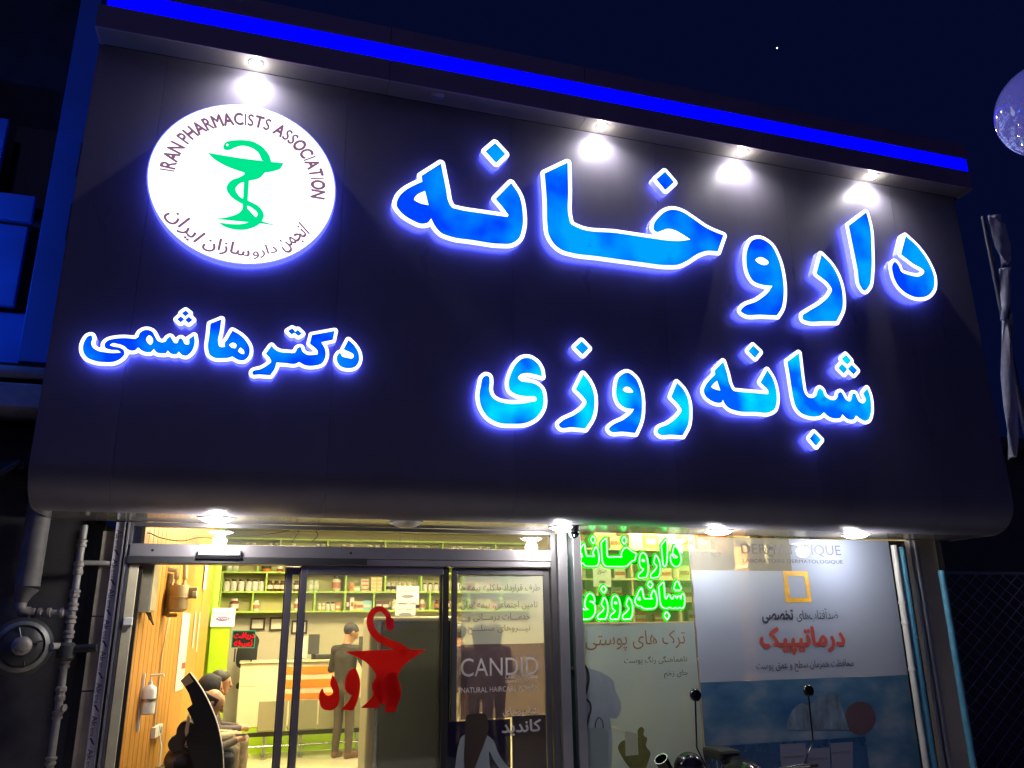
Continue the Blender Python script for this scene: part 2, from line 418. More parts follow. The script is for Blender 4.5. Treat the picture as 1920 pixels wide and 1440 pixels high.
# ---- lamps in the cornice soffit and in the canopy soffit
M_LENS = emit('lit lamp lens', (1.0, 0.97, 0.93), 22.0)
M_LENSOFF = mat('unlit frosted lamp lens', (0.55, 0.52, 0.45), 0.4)
M_RING = mat('white lamp ring', (0.7, 0.7, 0.68), 0.35)
def downlight(name, loc, r, lit, power, cone, label, group, z_drop=0.012, size=0.03, col=(1, 0.96, 0.9), beam=0.0):
    t = empty(name, loc, label, 'light', group)
    x, y, z = loc
    MB().lathe([(r * 0.82, -0.001), (r * 0.86, -z_drop), (r, -z_drop * 0.9), (r * 1.08, -0.002)], loc, cap=False).build('ring', M_RING if (lit or r > 0.1) else M_FASCIA, t, loc)
    MB().lathe([(0.001, -z_drop - r * 0.24), (r * 0.4, -z_drop - r * 0.21), (r * 0.72, -z_drop - r * 0.12), (r * 0.86, -z_drop - 0.002), (r * 0.86, -z_drop * 0.5)], loc, cap=False).build('lens', M_LENS if lit else (M_LENSOFF if r > 0.1 else M_FASCIA), t, loc)
    if lit:
        ld = bpy.data.lights.new('lamp', 'POINT'); ld.energy = power; ld.color = col; ld.shadow_soft_size = size
        if beam:
            sd_ = bpy.data.lights.new('beam', 'SPOT'); sd_.energy = beam; sd_.color = col; sd_.spot_size = R(172); sd_.spot_blend = 1.0; sd_.shadow_soft_size = 0.05
            so_ = bpy.data.objects.new('beam', sd_); COL.objects.link(so_); so_.parent = t; so_.location = (0, 0, -z_drop - 0.012)
        lo = bpy.data.objects.new('lamp', ld); COL.objects.link(lo); lo.parent = t; lo.location = (0, 0, -z_drop - cone)
    return t
SPOTS = [(-0.39, True, 'lit cornice spotlight above the round white emblem'), (1.42, False, 'unlit cornice spotlight between the emblem and the lettering'),
         (3.28, True, 'lit cornice spotlight above the tall stroke of the large lettering'), (5.07, True, 'second lit cornice spotlight from the right end'),
         (6.93, True, 'rightmost lit cornice spotlight near the fascia end')]
for x, lit, lab in SPOTS:
    downlight('cornice_spotlight', (x, -1.14, ZT + 0.004), 0.065, lit, 7.0, 0.05, lab, 'spotlights in the cornice', size=0.03, beam=150.0)
DOWNS = [((405, 968), True, 'lit round soffit light above the sliding door opening'), ((765, 977), False, 'unlit round soffit light above the glass door leaf'),
         ((1075, 981), True, 'lit round soffit light beside the dome camera'), ((1350, 994), True, 'lit round soffit light above the pale poster, the left one'),
         ((1605, 1001), True, 'rightmost lit round soffit light')]
for (px, py), lit, lab in DOWNS:
    p = atz(px, py, ZB); downlight('soffit_downlight', (p.x, max(min(p.y, -0.33), -0.48), ZB), 0.15, lit, 44.0, 0.10, lab, 'round lights in the canopy soffit', z_drop=0.016, size=0.07)

# ================================================================== lit letters
LY = -1.13                                  # front plane of the letters
def px_poly(pts, ox, oy, s, Y):
    return [xz(ox + x / s, oy + y / s, Y) for x, y in spline(pts)]
A = (720, 240, 6.0); B = (1000, 280, 5.0526); Cc = (1360, 370, 4.5714); Dd = (880, 630, 5.647); E_ = (1210, 630, 7.2); F_ = (1450, 640, 6.857); G_ = (140, 560, 7.68); H_ = (370, 570, 6.0)
def dm(*p): return [(x, y, 1) for x, y in p]
WORD1 = [   # large word: (zoom, face outlines, holes)
 (A, [[(640,400,1),(700,700),(725,830),(765,895),(830,915),(1100,960),(1385,1002,1),(1398,985),(1380,955),(1255,800,1),(1430,620,1),(1520,760),(1560,950),(1555,1130),(1510,1250),(1430,1300),(1300,1305),(1000,1265),(740,1222),(640,1180),(570,1100),(530,1020,1),(490,1068),(440,1080),(300,1030),(190,950),(140,870),(160,790),(230,710),(330,650),(430,605,1),(420,540,1)]],
     [[(460,710,1),(500,870,1),(400,845),(338,803),(365,760)]]),
 (A, [dm((1250,170),(1365,295),(1260,395),(1140,265))], []),
 (B, [[(105,230,1),(325,125,1),(330,400),(335,640),(355,705),(410,738),(800,795),(1130,845),(1280,865),(1400,868),(1485,855,1),(1400,800),(1330,765),(1270,755),(1215,772),(1170,785),(1140,765),(1140,715),(1190,640),(1250,590),(1320,572),(1400,590),(1500,650),(1630,740),(1710,780),(1800,815,1),(1745,970,1),(1640,965),(1560,990),(1450,1060),(1370,1095),(1270,1100),(1000,1070),(600,1015),(370,985),(270,955),(190,890),(145,810),(130,700),(125,500)]], []),
 (B, [dm((1247,212),(1332,312),(1248,388),(1163,285))], []),
 (Cc, [[(285,355),(380,400),(450,520),(490,680),(498,850),(480,950),(440,1015,1),(300,1008),(160,1000),(130,975),(150,945),(270,890),(360,820),(402,760,1),(320,752),(240,720),(195,650),(178,550),(190,440),(230,370)]],
      [[(257,535),(290,515),(340,528),(370,562),(345,580),(295,572)]]),
 (Cc, [[(822,490,1),(900,570),(965,680),(1003,830),(1000,960),(950,1065,1),(830,1065),(700,1062),(662,1045),(660,1015),(700,985),(820,910),(890,840),(910,790),(895,760),(778,655,1)]], []),
 (Cc, [[(1055,245,1),(1207,128,1),(1240,260),(1252,450),(1250,640),(1225,770),(1190,802),(1160,770),(1130,620),(1090,420)]], []),
 (Cc, [[(1545,330,1),(1650,430),(1740,560),(1790,700),(1780,790),(1730,845),(1650,860),(1560,830),(1480,760),(1435,660),(1430,580),(1450,553),(1480,580),(1510,640),(1560,662),(1685,666),(1700,648),(1600,565),(1502,490,1)]], []),
]
WORD2 = [
 (Dd, [[(180,420),(205,430),(215,480),(210,570),(235,640),(300,690),(400,715),(520,718),(640,700),(712,675),(708,658),(600,640),(500,620),(430,575),(415,500),(440,400),(500,290),(560,240),(620,232),(700,270),(755,350),(768,430,1),(700,410),(600,395),(540,410),(515,445),(540,475),(620,490),(700,510),(760,560),(785,650),(775,760),(710,860),(600,920),(450,932),(310,920),(200,860),(130,760),(105,650),(120,530),(150,435)]], []),
 (Dd, [[(1205,405,1),(1270,490),(1315,600),(1325,720),(1300,860),(1225,982,1),(1080,968),(960,965),(945,940),(970,910),(1120,830),(1215,750),(1238,700),(1215,660),(1125,565,1)]], []),
 (Dd, [dm((1188,55),(1262,130),(1198,198),(1120,120))], []),
 (Dd, [[(1670,388),(1750,440),(1810,570),(1828,740),(1810,900),(1755,1030,1),(1620,1015),(1490,1008),(1475,985),(1500,955),(1640,880),(1720,810),(1742,775,1),(1660,765),(1590,720),(1555,640),(1555,540),(1590,430)]],
      [[(1625,570),(1655,540),(1710,558),(1730,595),(1690,600),(1645,590)]]),
 (E_, [[(425,630,1),(510,720),(575,860),(592,1030),(575,1200),(500,1345,1),(340,1335),(190,1330),(160,1300),(165,1270),(310,1190),(430,1090),(485,1000),(460,950),(345,825,1)]], []),
 (E_, [[(1050,345,1),(1100,500),(1145,670),(1190,740),(1250,750),(1450,768),(1652,786,1),(1658,765),(1550,630,1),(1645,460,1),(1720,580),(1765,740),(1770,900),(1740,990),(1660,1035),(1500,1030),(1220,1010),(1120,970),(1065,910),(1045,865,1),(1025,900),(980,905),(880,870),(810,810),(785,740),(810,670),(870,590),(940,520,1),(930,470,1)]],
      [[(965,605,1),(1010,738,1),(940,720),(890,690),(920,645)]]),
 (E_, [dm((1453,130),(1545,215),(1478,298),(1385,205))], []),
 (F_, [[(175,265,1),(328,150,1),(350,350),(375,540),(400,660),(440,715),(500,728),(545,700),(570,630),(598,605),(630,630),(660,700),(720,745),(790,752),(820,720),(835,665),(865,652),(895,690),(930,750),(985,770),(1005,720),(1020,672),(1045,670),(1070,720),(1105,780),(1150,797),(1180,770),(1150,670,1),(1205,605,1),(1240,700),(1255,820),(1250,930),(1215,1010),(1180,1025),(1120,1000),(1060,955,1),(1030,1005),(980,1010),(930,985),(885,940,1),(865,980),(800,995),(720,975),(645,915,1),(610,950),(540,970),(440,960),(350,920),(290,850),(255,740),(230,600),(200,400)]], []),
 (F_, [dm((930,172),(995,245),(950,305),(873,228)), dm((880,288),(948,355),(905,418),(830,345)), dm((1005,298),(1078,372),(1030,428),(953,357))], []),
 (F_, [dm((525,1175),(613,1265),(545,1348),(463,1250))], []),
]
WORD3 = [
 (G_, [[(240,532),(258,565),(240,640),(260,700),(330,750),(430,772),(600,782),(660,772),(640,755),(520,738),(440,705),(432,655),(480,605),(580,578),(700,568),(870,580,1),(910,560),(940,495),(1000,455),(1060,452),(1120,480),(1160,550),(1200,610),(1250,630),(1310,615),(1340,570),(1375,550),(1405,590),(1440,640),(1475,640),(1500,590),(1530,570),(1560,600),(1590,655),(1640,660),(1650,580,1),(1718,532,1),(1730,600),(1715,700),(1670,780),(1600,825),(1545,810),(1500,765,1),(1470,800),(1420,805),(1370,780),(1340,750,1),(1320,785),(1250,790),(1190,780),(1140,728,1),(1100,770),(1050,775),(980,755),(915,705,1),(870,745),(820,752),(770,735),(720,690),(630,657),(530,652),(512,668),(560,690),(650,708),(708,745),(720,790),(670,860),(570,910),(430,918),(280,895),(170,840),(125,760),(120,690),(150,600),(200,540)]],
      [[(1075,530),(1115,560),(1128,620),(1095,665),(1055,640),(1032,580)]]),
 (G_, [dm((1598,172),(1650,212),(1595,260),(1543,212)), dm((1530,255),(1580,302),(1525,345),(1475,298)), dm((1645,262),(1698,308),(1643,355),(1592,308))], []),
 (H_, [[(148,222,1),(272,172,1),(255,300),(235,430),(250,480),(310,485,1),(308,440),(338,400,1),(395,300,1),(480,350),(550,420),(588,500),(580,580),(520,635),(460,630),(395,592,1),(360,605),(290,612),(190,605),(140,570),(120,500),(135,350)]],
      [[(360,465),(400,437),(440,460),(430,495),(385,490)], [(485,490,1),(525,530),(525,562),(495,560),(460,530)]]),
 (H_, [dm((1068,275),(1107,318),(1060,345),(1018,305)), dm((1130,290),(1178,335),(1135,362),(1093,327))], []),
 (H_, [[(1545,303,1),(1525,405,1),(1395,432,1),(1440,520),(1440,600),(1400,670),(1320,695),(1210,690),(1145,655,1),(1100,675),(1000,668),(890,660,1),(875,720),(820,805,1),(700,795),(620,790),(620,768),(720,730),(800,680),(830,650),(820,620),(770,560,1),(835,470,1),(870,510),(930,540),(1010,547),(1100,545),(1130,495),(1160,485),(1180,530),(1220,565),(1350,570,1),(1355,550),(1265,445,1),(1288,350,1)]], []),
 (H_, [[(1700,405,1),(1770,475),(1815,560),(1815,650),(1770,710),(1690,725),(1610,700),(1570,640),(1575,580),(1605,550),(1630,590),(1680,605),(1750,607),(1758,590),(1645,510,1)]], []),
]
def blue_face(name, c0, c1, scale, seed, s=1.0):
    m = bpy.data.materials.new(name); m.use_nodes = True; nt = m.node_tree; N = nt.nodes; L = nt.links; N.remove(N['Principled BSDF'])
    tc = N.new('ShaderNodeTexCoord'); mp = N.new('ShaderNodeMapping'); mp.inputs['Location'].default_value = (seed * 3.1, 0, seed * 1.7)
    n1 = N.new('ShaderNodeTexNoise'); n1.inputs['Scale'].default_value = scale; n1.inputs['Detail'].default_value = 2.5
    rp = N.new('ShaderNodeValToRGB'); rp.color_ramp.elements[0].position = 0.40; rp.color_ramp.elements[0].color = (*c0, 1)
    rp.color_ramp.elements[1].position = 0.64; rp.color_ramp.elements[1].color = (*c1, 1)
    n2 = N.new('ShaderNodeTexNoise'); n2.inputs['Scale'].default_value = scale * 2.2; n2.inputs['Detail'].default_value = 9; n2.inputs['Roughness'].default_value = 0.75
    r2 = N.new('ShaderNodeValToRGB'); r2.color_ramp.elements[0].position = 0.30; r2.color_ramp.elements[0].color = (0.45, 0.45, 0.8, 1)
    r2.color_ramp.elements[1].position = 0.40; r2.color_ramp.elements[1].color = (1, 1, 1, 1)
    mul = N.new('ShaderNodeMix'); mul.data_type = 'RGBA'; mul.blend_type = 'MULTIPLY'; mul.inputs[0].default_value = 1
    e = N.new('ShaderNodeEmission'); e.inputs[1].default_value = s
    L.new(tc.outputs['Object'], mp.inputs[0]); L.new(mp.outputs[0], n1.inputs['Vector']); L.new(mp.outputs[0], n2.inputs['Vector'])
    L.new(n1.outputs['Fac'], rp.inputs[0]); L.new(n2.outputs['Fac'], r2.inputs[0]); L.new(rp.outputs[0], mul.inputs[6]); L.new(r2.outputs[0], mul.inputs[7])
    L.new(mul.outputs[2], e.inputs[0]); L.new(e.outputs[0], N['Material Output'].inputs[0])
    return m
M_RIM = emit('white lit letter edge', (0.97, 0.96, 1.0), 1.9)
M_CAN = mat('pale letter return with added glow', (0.62, 0.62, 0.68), 0.35, emis=(0.10, 0.12, 1.0), estr=1.7)  # blue glow added to the returns to spread a halo over the fascia
M_HALO = emit('added blue halo glow', (0.10, 0.12, 1.0), 12.0)  # glowing backs added to stand in for the hazy halo around the signs
RIMS = {}
def letter_sign(name, word, rim, label, facemats, key):
    first = [px_poly(f[0], *z, LY) for z, f, h in word]
    allp = np.concatenate([np.array(p) for p in first]); c = ((allp[:, 0].min() + allp[:, 0].max()) / 2, -1.0, allp[:, 1].min())
    t = empty(name, c, label, 'sign'); RIMS[key] = []
    for k, (z, faces, holes) in enumerate(word):
        fp = [px_poly(f, *z, LY) for f in faces]; hp = [px_poly(h, *z, LY) for h in holes]
        out = outset(fp, rim); RIMS[key].append((out, hp))
        body = link('letter', filled(out, LY + 0.004, 0.085), M_CAN, t)
        link('edge', filled(out, LY), M_RIM, body)
        face = filled(fp + hp, LY - 0.004)
        link('face', face, facemats[k % len(facemats)], body)
        inner = outset(fp, rim - 0.018)
        link('halo_glow', filled(inner, LY + 0.092), M_HALO, body)
    return t
FM1 = [blue_face('blue acrylic face %d' % i, (0.0, 0.06, 1.0), (0.0, 0.37, 1.0), 1.5, i) for i in range(4)]
FM2 = [blue_face('cyan acrylic face %d' % i, (0.0, 0.12, 1.0), (0.0, 0.82, 1.0), 1.9, i + 4) for i in range(4)]
FM3 = [blue_face('small blue acrylic face %d' % i, (0.0, 0.055, 0.98), (0.0, 0.26, 1.0), 2.4, i + 9) for i in range(3)]
letter_sign('channel_letter_sign', WORD1, 0.044, 'largest blue and white lit Persian lettering on the upper right of the fascia', FM1, 'w1')
letter_sign('channel_letter_sign', WORD2, 0.038, 'middle sized cyan lit Persian lettering on the lower right of the fascia', FM2, 'w2')
letter_sign('channel_letter_sign', WORD3, 0.030, 'smallest blue lit Persian lettering under the round emblem', FM3, 'w3')

# ================================================================== round emblem
eL, eR, eT, eB = at(272, 330, LY), at(632, 360, LY), at(430, 193, LY), at(470, 497, LY)
ec = Vector(((eL.x + eR.x) / 2, LY, (eT.z + eB.z) / 2)); er = (eR.x - eL.x + eT.z - eB.z) / 4
emb = empty('round_emblem_sign', (ec.x, -1.0, ec.z - er), 'round white lit emblem with green bowl and snake and ring of lettering', 'sign')
MB().lathe([(er - 0.02, 0.088), (er, 0.085), (er, 0.0), (er - 0.012, -0.004)], ec, (0, 1, 0), 72, cap=True).build('drum', M_CAN, emb)
MB().lathe([(0.001, -0.008), (er - 0.012, -0.008)], ec, (0, 1, 0), 72, cap=False).build('lit_face', emit('white lit emblem face', (1.0, 1.0, 1.0), 1.75), emb)
MB().lathe([(0.3, 0.092), (er - 0.03, 0.092)], ec, (0, 1, 0), 72, cap=False).build('halo_glow', M_HALO, emb)  # same added halo glow behind the emblem
M_EGREEN = emit('green backlit vinyl', (0.0, 0.80, 0.28), 1.0)
M_EPURP = emit('purple grey backlit vinyl', (0.27, 0.13, 0.25), 0.9)
Z1 = (0, 0, 2.6667)
EM = dict(
 bowl=[(1037,763,1),(1200,790),(1350,808),(1418,815,1),(1405,840),(1360,858),(1320,864),(1250,868),(1180,850),(1120,825),(1070,795)],
 snake_neck=[(1116,735),(1130,710),(1160,703),(1210,700),(1265,708),(1312,735),(1345,775),(1358,812,1),(1310,803,1),(1290,762),(1250,737),(1205,730),(1172,740),(1145,751),(1122,748)],
 stem=[(1222,860,1),(1248,862,1),(1236,1052,1),(1212,1050,1)],
 foot=[(1062,1095,1),(1140,1085),(1200,1060),(1215,1040,1),(1238,1044,1),(1290,1095),(1390,1130,1),(1300,1118),(1200,1108)],
 snake_coil=[(1330,858,1),(1300,890),(1240,907),(1195,922),(1178,945),(1195,980),(1250,1008),(1300,1038),(1320,1078),(1300,1118),(1240,1147),(1170,1148),(1115,1130),(1090,1112,1),(1150,1120),(1220,1118),(1270,1098),(1288,1070),(1262,1042),(1200,1015),(1150,978),(1132,940),(1150,908),(1200,885),(1245,860,1)])
for k, (nm, pts) in enumerate(EM.items()):
    link(nm, filled([px_poly(pts, *Z1, LY - 0.011)], LY - 0.011 - 0.0008 * k), M_EGREEN, emb)
eye = [xz(1137 / 2.6667 + 2 * math.cos(a), 730 / 2.6667 + 2 * math.sin(a), LY) for a in [R(30 * i) for i in range(12)]]
link('snake_eye', filled([eye], LY - 0.017), MATS['white lit emblem face'], emb)
def ring_text(s, rr, a0, a1, h, m, xs, inward=False):
    adv = []
    for ch in s:
        adv.append(0.35 if ch == ' ' else text_polys(ch, False)[2] * xs + 0.16)
    tot = sum(adv); pos = 0
    for ch, w in zip(s, adv):
        if ch != ' ':
            ang = a0 + (a1 - a0) * (pos + w / 2) / tot; cw = (w - 0.16) * h
            def fn(u, v, k, ang=ang, cw=cw):
                lx = (u - 0.5) * cw; lz = (v - 0.5) * h; up = Vector((math.cos(ang), 0, math.sin(ang))); rt = Vector((math.sin(ang), 0, -math.cos(ang)))
                p = ec + up * (rr + lz) + rt * lx; return (p.x, LY - 0.0105 - 0.0006 * k, p.z)
            link('ring_letter', text_mesh(ch, fn, bold=0.06), m, emb)
        pos += w
ring_text('IRAN PHARMACISTS ASSOCIATION', er * 0.80, R(180.5), R(-6), 0.125, M_EPURP, 0.72)
for s, px, py, w, h in (('\u0627\u0646\u062c\u0645\u0646', 550, 447, 0.30, 0.19), ('\u062f\u0627\u0631\u0648', 496, 472, 0.22, 0.12), ('\u0633\u0627\u0632\u0627\u0646', 425, 466, 0.40, 0.15), ('\u0627\u06cc\u0631\u0627\u0646', 345, 424, 0.36, 0.17)):
    p = at(px, py, LY); d = Vector((p.x - ec.x, 0, p.z - ec.z)); ang = math.atan2(d.z, d.x); up = -d.normalized(); rt = Vector((up.z, 0, -up.x))
    def fn(u, v, k, p=p, up=up, rt=rt, w=w, h=h):
        q = p + rt * ((u - 0.5) * w) + up * ((v - 0.5) * h); return (q.x, LY - 0.0105 - 0.0006 * k, q.z)
    link('ring_word', text_mesh(s, fn, rtl=True, bold=0.009), M_EPURP, emb)

# ================================================================== shop front
M_HEAD = mat('mauve grey aluminium header', (0.34, 0.32, 0.35), 0.32, 0.6, noise=0.08, nscale=2.5)
front = empty('shop_front_frame', (3.3, 0, 0), 'grey aluminium shop front frame under the canopy', 'frame')
# header over the sliding door, transom bars and posts
box('header', -1.125, 2.945, -0.06, 0.14, 2.385, 2.500, M_HEAD, front, bev=0.006)
box('header', -1.125, 2.945, -0.045, 0.14, 2.322, 2.381, M_HEAD, front, bev=0.004)
box('track_cover', -1.135, 1.02, -0.085, -0.047, 2.326, 2.384, mat('dark track cover', (0.07, 0.07, 0.075), 0.3, 0.5), front, bev=0.004)
box('transom_bar', -1.18, 2.99, -0.02, 0.08, 2.662, 2.698, M_ALUD, front)
for x, z in ((-0.93, 2.44), (0.86, 2.44), (2.72, 2.45)):
    MB().lathe([(0.010, -0.004), (0.012, 0.0)], (x, -0.061, z), (0, 1, 0), 10).build('screw', M_BLACK, front)
for x0, x1, y0 in ((2.952, 3.012, -0.03), (3.02, 3.125, -0.07), (3.19, 3.285, -0.07)):
    box('post', x0, x1, y0, 0.06, -0.1, 2.69, M_ALUD if x0 < 3 else M_ALU, front, bev=0.006)
box('post_gap', 3.127, 3.188, 0.0, 0.05, -0.1, 2.69, mat('dark green glass edge', (0.01, 0.03, 0.025), 0.2), front)
box('lock_plate', 3.135, 3.182, -0.02, 0.0, 1.30, 1.33, M_CHROME, front)
# right jamb: bundled profiles
for x0, x1, y0, m in ((7.655, 7.69, -0.05, M_ALU), (7.693, 7.71, -0.02, M_ALUD), (7.713, 7.745, -0.07, M_ALU), (7.748, 7.80, -0.045, M_HEAD)):
    box('jamb_profile', x0, x1, y0, 0.08, -0.1, 2.69, m, front, bev=0.003)
# left jamb profiles, taped with the maker's film
for x0, x1, y0, m in ((-1.262, -1.195, -0.05, mat('protective film on profile', (0.50, 0.48, 0.56), 0.4, noise=0.08, nscale=9)), (-1.192, -1.180, -0.075, M_ALU), (-1.176, -1.164, -0.03, M_SEAM), (-1.161, -1.145, -0.06, M_ALU), (-1.142, -1.118, -0.035, M_ALUD)):
    box('jamb_profile', x0, x1, y0, 0.08, -0.1, 2.69, m, front, bev=0.002)
M_CREAM = mat('cream painted jamb board', (0.62, 0.56, 0.40), 0.55, noise=0.15, nscale=5)
box('jamb_board', -1.114, -1.035, -0.02, 0.10, -0.1, 2.318, M_CREAM, front, bev=0.004)
M_INK = mat('black print', (0.015, 0.014, 0.02), 0.6)
zz = 2.62
while zz > -0.1:      # film lettering runs down the profile
    for s, h0, h1, w0, w1 in (('Ak', 0.0, 0.085, 0.10, 0.80), ('ena', 0.095, 0.165, 0.12, 0.50)):
        def fn(u, v, k, h0=h0, h1=h1, w0=w0, w1=w1): return (-1.258 + 0.060 * (w0 + (w1 - w0) * v), -0.0512, zz - (h0 + (h1 - h0) * u))
        link('film_print', text_mesh(s, fn), M_INK, front)
    link('film_print', mesh([(-1.253, -0.0512, zz - 0.175), (-1.236, -0.0512, zz - 0.175), (-1.203, -0.0512, zz - 0.235), (-1.222, -0.0512, zz - 0.225)], [(0, 1, 2, 3)]), M_INK, front)
    zz -= 0.262
# glass of the front
def pane(name, x0, x1, z0, z1, Y, m, parent): return box(name, x0, x1, Y, Y + 0.008, z0, z1, m, parent)
pane('transom_pane', -1.12, 2.95, 2.502, 2.660, 0.03, M_GLASS, front)
pane('window_pane', 3.287, 4.632, -0.05, 2.688, 0.02, M_GLASS, front)
pane('window_pane', 4.638, 7.652, -0.05, 2.688, 0.02, M_GLASS, front)
box('pane_joint', 4.633, 4.637, 0.016, 0.034, -0.05, 2.688, M_ALU, front)
# fixed leaf with the haircare film
fx0, fx1 = 1.90, 2.945
for a, b, c, d in ((fx0, fx0 + 0.055, -0.1, 2.318), (fx1 - 0.06, fx1, -0.1, 2.318), (fx0 + 0.055, fx1 - 0.06, 2.245, 2.318)):
    box('leaf_frame', a, b, 0.02, 0.07, c, d, M_ALUD, front, bev=0.004)
pane('leaf_pane', fx0 + 0.056, fx1 - 0.061, -0.1, 2.244, 0.045, M_GLASS, front)
# sliding leaves, pushed open to the right
M_LEAF = mat('purple grey door profile', (0.22, 0.205, 0.25), 0.33, 0.6, noise=0.06, nscale=4)
def leaf(x0, x1, Y, sw, label):
    t = empty('sliding_door_leaf', ((x0 + x1) / 2, Y, 0.0), label, 'door', 'sliding glass door leaves')
    box('stile', x0, x0 + sw, Y, Y + 0.05, 0.01, 2.318, M_LEAF, t, bev=0.004)
    box('stile', x1 - sw, x1, Y, Y + 0.05, 0.01, 2.318, M_BLACK, t, bev=0.004)
    box('top_rail', x0 + sw, x1 - sw, Y, Y + 0.05, 2.24, 2.317, M_LEAF, t, bev=0.004)
    box('bottom_rail', x0 + sw, x1 - sw, Y, Y + 0.05, 0.01, 0.10, M_LEAF, t, bev=0.004)
    MB().box(x0 - 0.012, x0 - 0.001, Y + 0.015, Y + 0.035, 0.02, 2.31).build('gasket', M_BLACK, t)
    pane('pane', x0 + sw + 0.001, x1 - sw - 0.001, 0.101, 2.239, Y + 0.02, M_GLASS, t)
    return t
leaf(0.270, 1.86, 0.130, 0.062, 'rear sliding glass door leaf whose edge shows left of the red sticker leaf')
doorB = leaf(0.402, 1.862, 0.0, 0.06, 'front sliding glass door leaf with the red bowl and snake sticker')
# red sticker
M_REDV = film('red window vinyl', (0.62, 0.012, 0.012), 0.93, (1, 0.05, 0.03), gloss=0.04, trans=0.55)
st = empty('window_sticker', at(700, 1330, -0.004), 'red vinyl sticker of bowl, snake and Persian word on the glass door', 'sticker')
Z3 = (500, 900, 2.6667); SY = 0.014
def ribbon(path, w):
    p = [np.array(q, float) for q in spline(path, closed=False, n=6)]; L = []; Rr = []
    for i in range(len(p)):
        t = p[min(i + 1, len(p) - 1)] - p[max(i - 1, 0)]; t = t / (np.linalg.norm(t) + 1e-9); nn = np.array([-t[1], t[0]]); k = i / (len(p) - 1)
        ww = w(k) if callable(w) else w
        L.append(tuple(p[i] + nn * ww / 2)); Rr.append(tuple(p[i] - nn * ww / 2))
    return L + Rr[::-1]
def zpoly(pts, z, Y): return [xz(z[0] + x / z[2], z[1] + y / z[2], Y) for x, y in pts]
STK = dict(
 snake=ribbon([(612,735),(612,700),(600,668),(572,645),(540,652),(518,690),(522,740),(555,785),(610,815),(660,835),(700,860)], lambda k: 22 + 22 * k),
 snake_head=spline([(598,690),(628,690),(638,720),(632,745),(618,755),(602,742),(594,715)]),
 bowl=spline([(388,858,1),(540,851),(798,848,1),(740,885),(680,935),(655,985),(652,1040),(672,1080),(650,1120),(560,1110),(540,1040),(548,985),(500,915),(440,880)]),
 letter_dal=spline([(328,972,1),(352,1010),(364,1070),(355,1130),(318,1152),(282,1145),(263,1105),(266,1060),(280,1042),(288,1065),(305,1078),(330,1066),(318,1020)]),
 letter_vav=spline([(440,940),(460,975),(466,1050),(450,1115),(432,1152,1),(366,1150,1),(400,1118),(428,1078,1),(398,1058),(392,1005),(410,960)]),
 letter_re=spline([(545,985,1),(575,1020),(582,1080),(560,1140,1),(470,1140,1),(505,1108),(532,1072),(525,1030)]),
 letter_vav_second=spline([(630,960),(660,1000),(672,1060),(655,1120),(642,1162,1),(585,1158,1),(600,1120),(620,1085,1),(595,1060),(592,1010),(605,975)]))
for k, (nm, pts) in enumerate(STK.items()):
    link(nm, filled([zpoly(pts, Z3, SY)], SY - 0.001 * k), M_REDV, st)
# header sensor
sn = empty('door_sensor', at(411, 1046, -0.07), 'white and black motion sensor on the door header', 'sensor')
a, b = at(372, 1030, -0.10), at(450, 1046, -0.10)
MB().box(a.x, b.x, -0.13, -0.062, a.z - 0.055, a.z, 0.008).build('cover', mat('silver sensor cover', (0.42, 0.43, 0.46), 0.25, 0.3), sn)
MB().box(a.x - 0.014, b.x + 0.014, -0.118, -0.0625, a.z - 0.088, a.z - 0.057, 0.008).build('lens_bar', mat('black sensor lens', (0.01, 0.01, 0.012), 0.1), sn)
# dome camera on the soffit
p = atz(1120, 972, ZB)
dc = empty('dome_camera', (p.x, -0.55, ZB), 'dark dome security camera hanging from the soffit beside a round light', 'camera')
MB().lathe([(0.062, 0.0), (0.062, -0.05), (0.055, -0.062)], (p.x, -0.55, ZB), n=20).build('housing', mat('grey camera housing', (0.07, 0.075, 0.08), 0.35), dc)
MB().lathe([(0.052, -0.064), (0.050, -0.085), (0.036, -0.112), (0.014, -0.124), (0.001, -0.126)], (p.x, -0.55, ZB), n=20, cap=False).build('dome', mat('smoked camera dome', (0.015, 0.02, 0.025), 0.06), dc)
MB().lathe([(0.016, 0.0), (0.016, 0.012)], (p.x - 0.01, -0.599, ZB - 0.10), (0, -1, -0.5), 14).build('lens', mat('camera lens ring', (0.2, 0.22, 0.25), 0.15, 0.8), dc)
# loose cables behind the transom glass
M_CABLE = mat('thin black cable', (0.02, 0.018, 0.016), 0.5)
for lab, pts in (('thin black cable sagging behind the transom glass near its left end', [(268, 1016), (275, 1000), (300, 1008), (345, 1014), (372, 1008), (420, 1013), (455, 1017)]),
                 ('long thin cable curving behind the transom glass under the first light', [(390, 994), (425, 1004), (470, 1005), (520, 999), (552, 992)]),
                 ('short slanting cable pair behind the middle of the transom glass', [(547, 1017), (555, 1004), (562, 992)]),
                 ('thin hooked cable behind the transom glass left of the unlit soffit light', [(584, 1016), (596, 1003), (591, 992), (612, 992)])):
    tag(MB().tube([at(x, y, 0.16) for x, y in spline(pts, closed=False, n=5)], 0.005, 6).build('cable', M_CABLE), lab, 'cable')

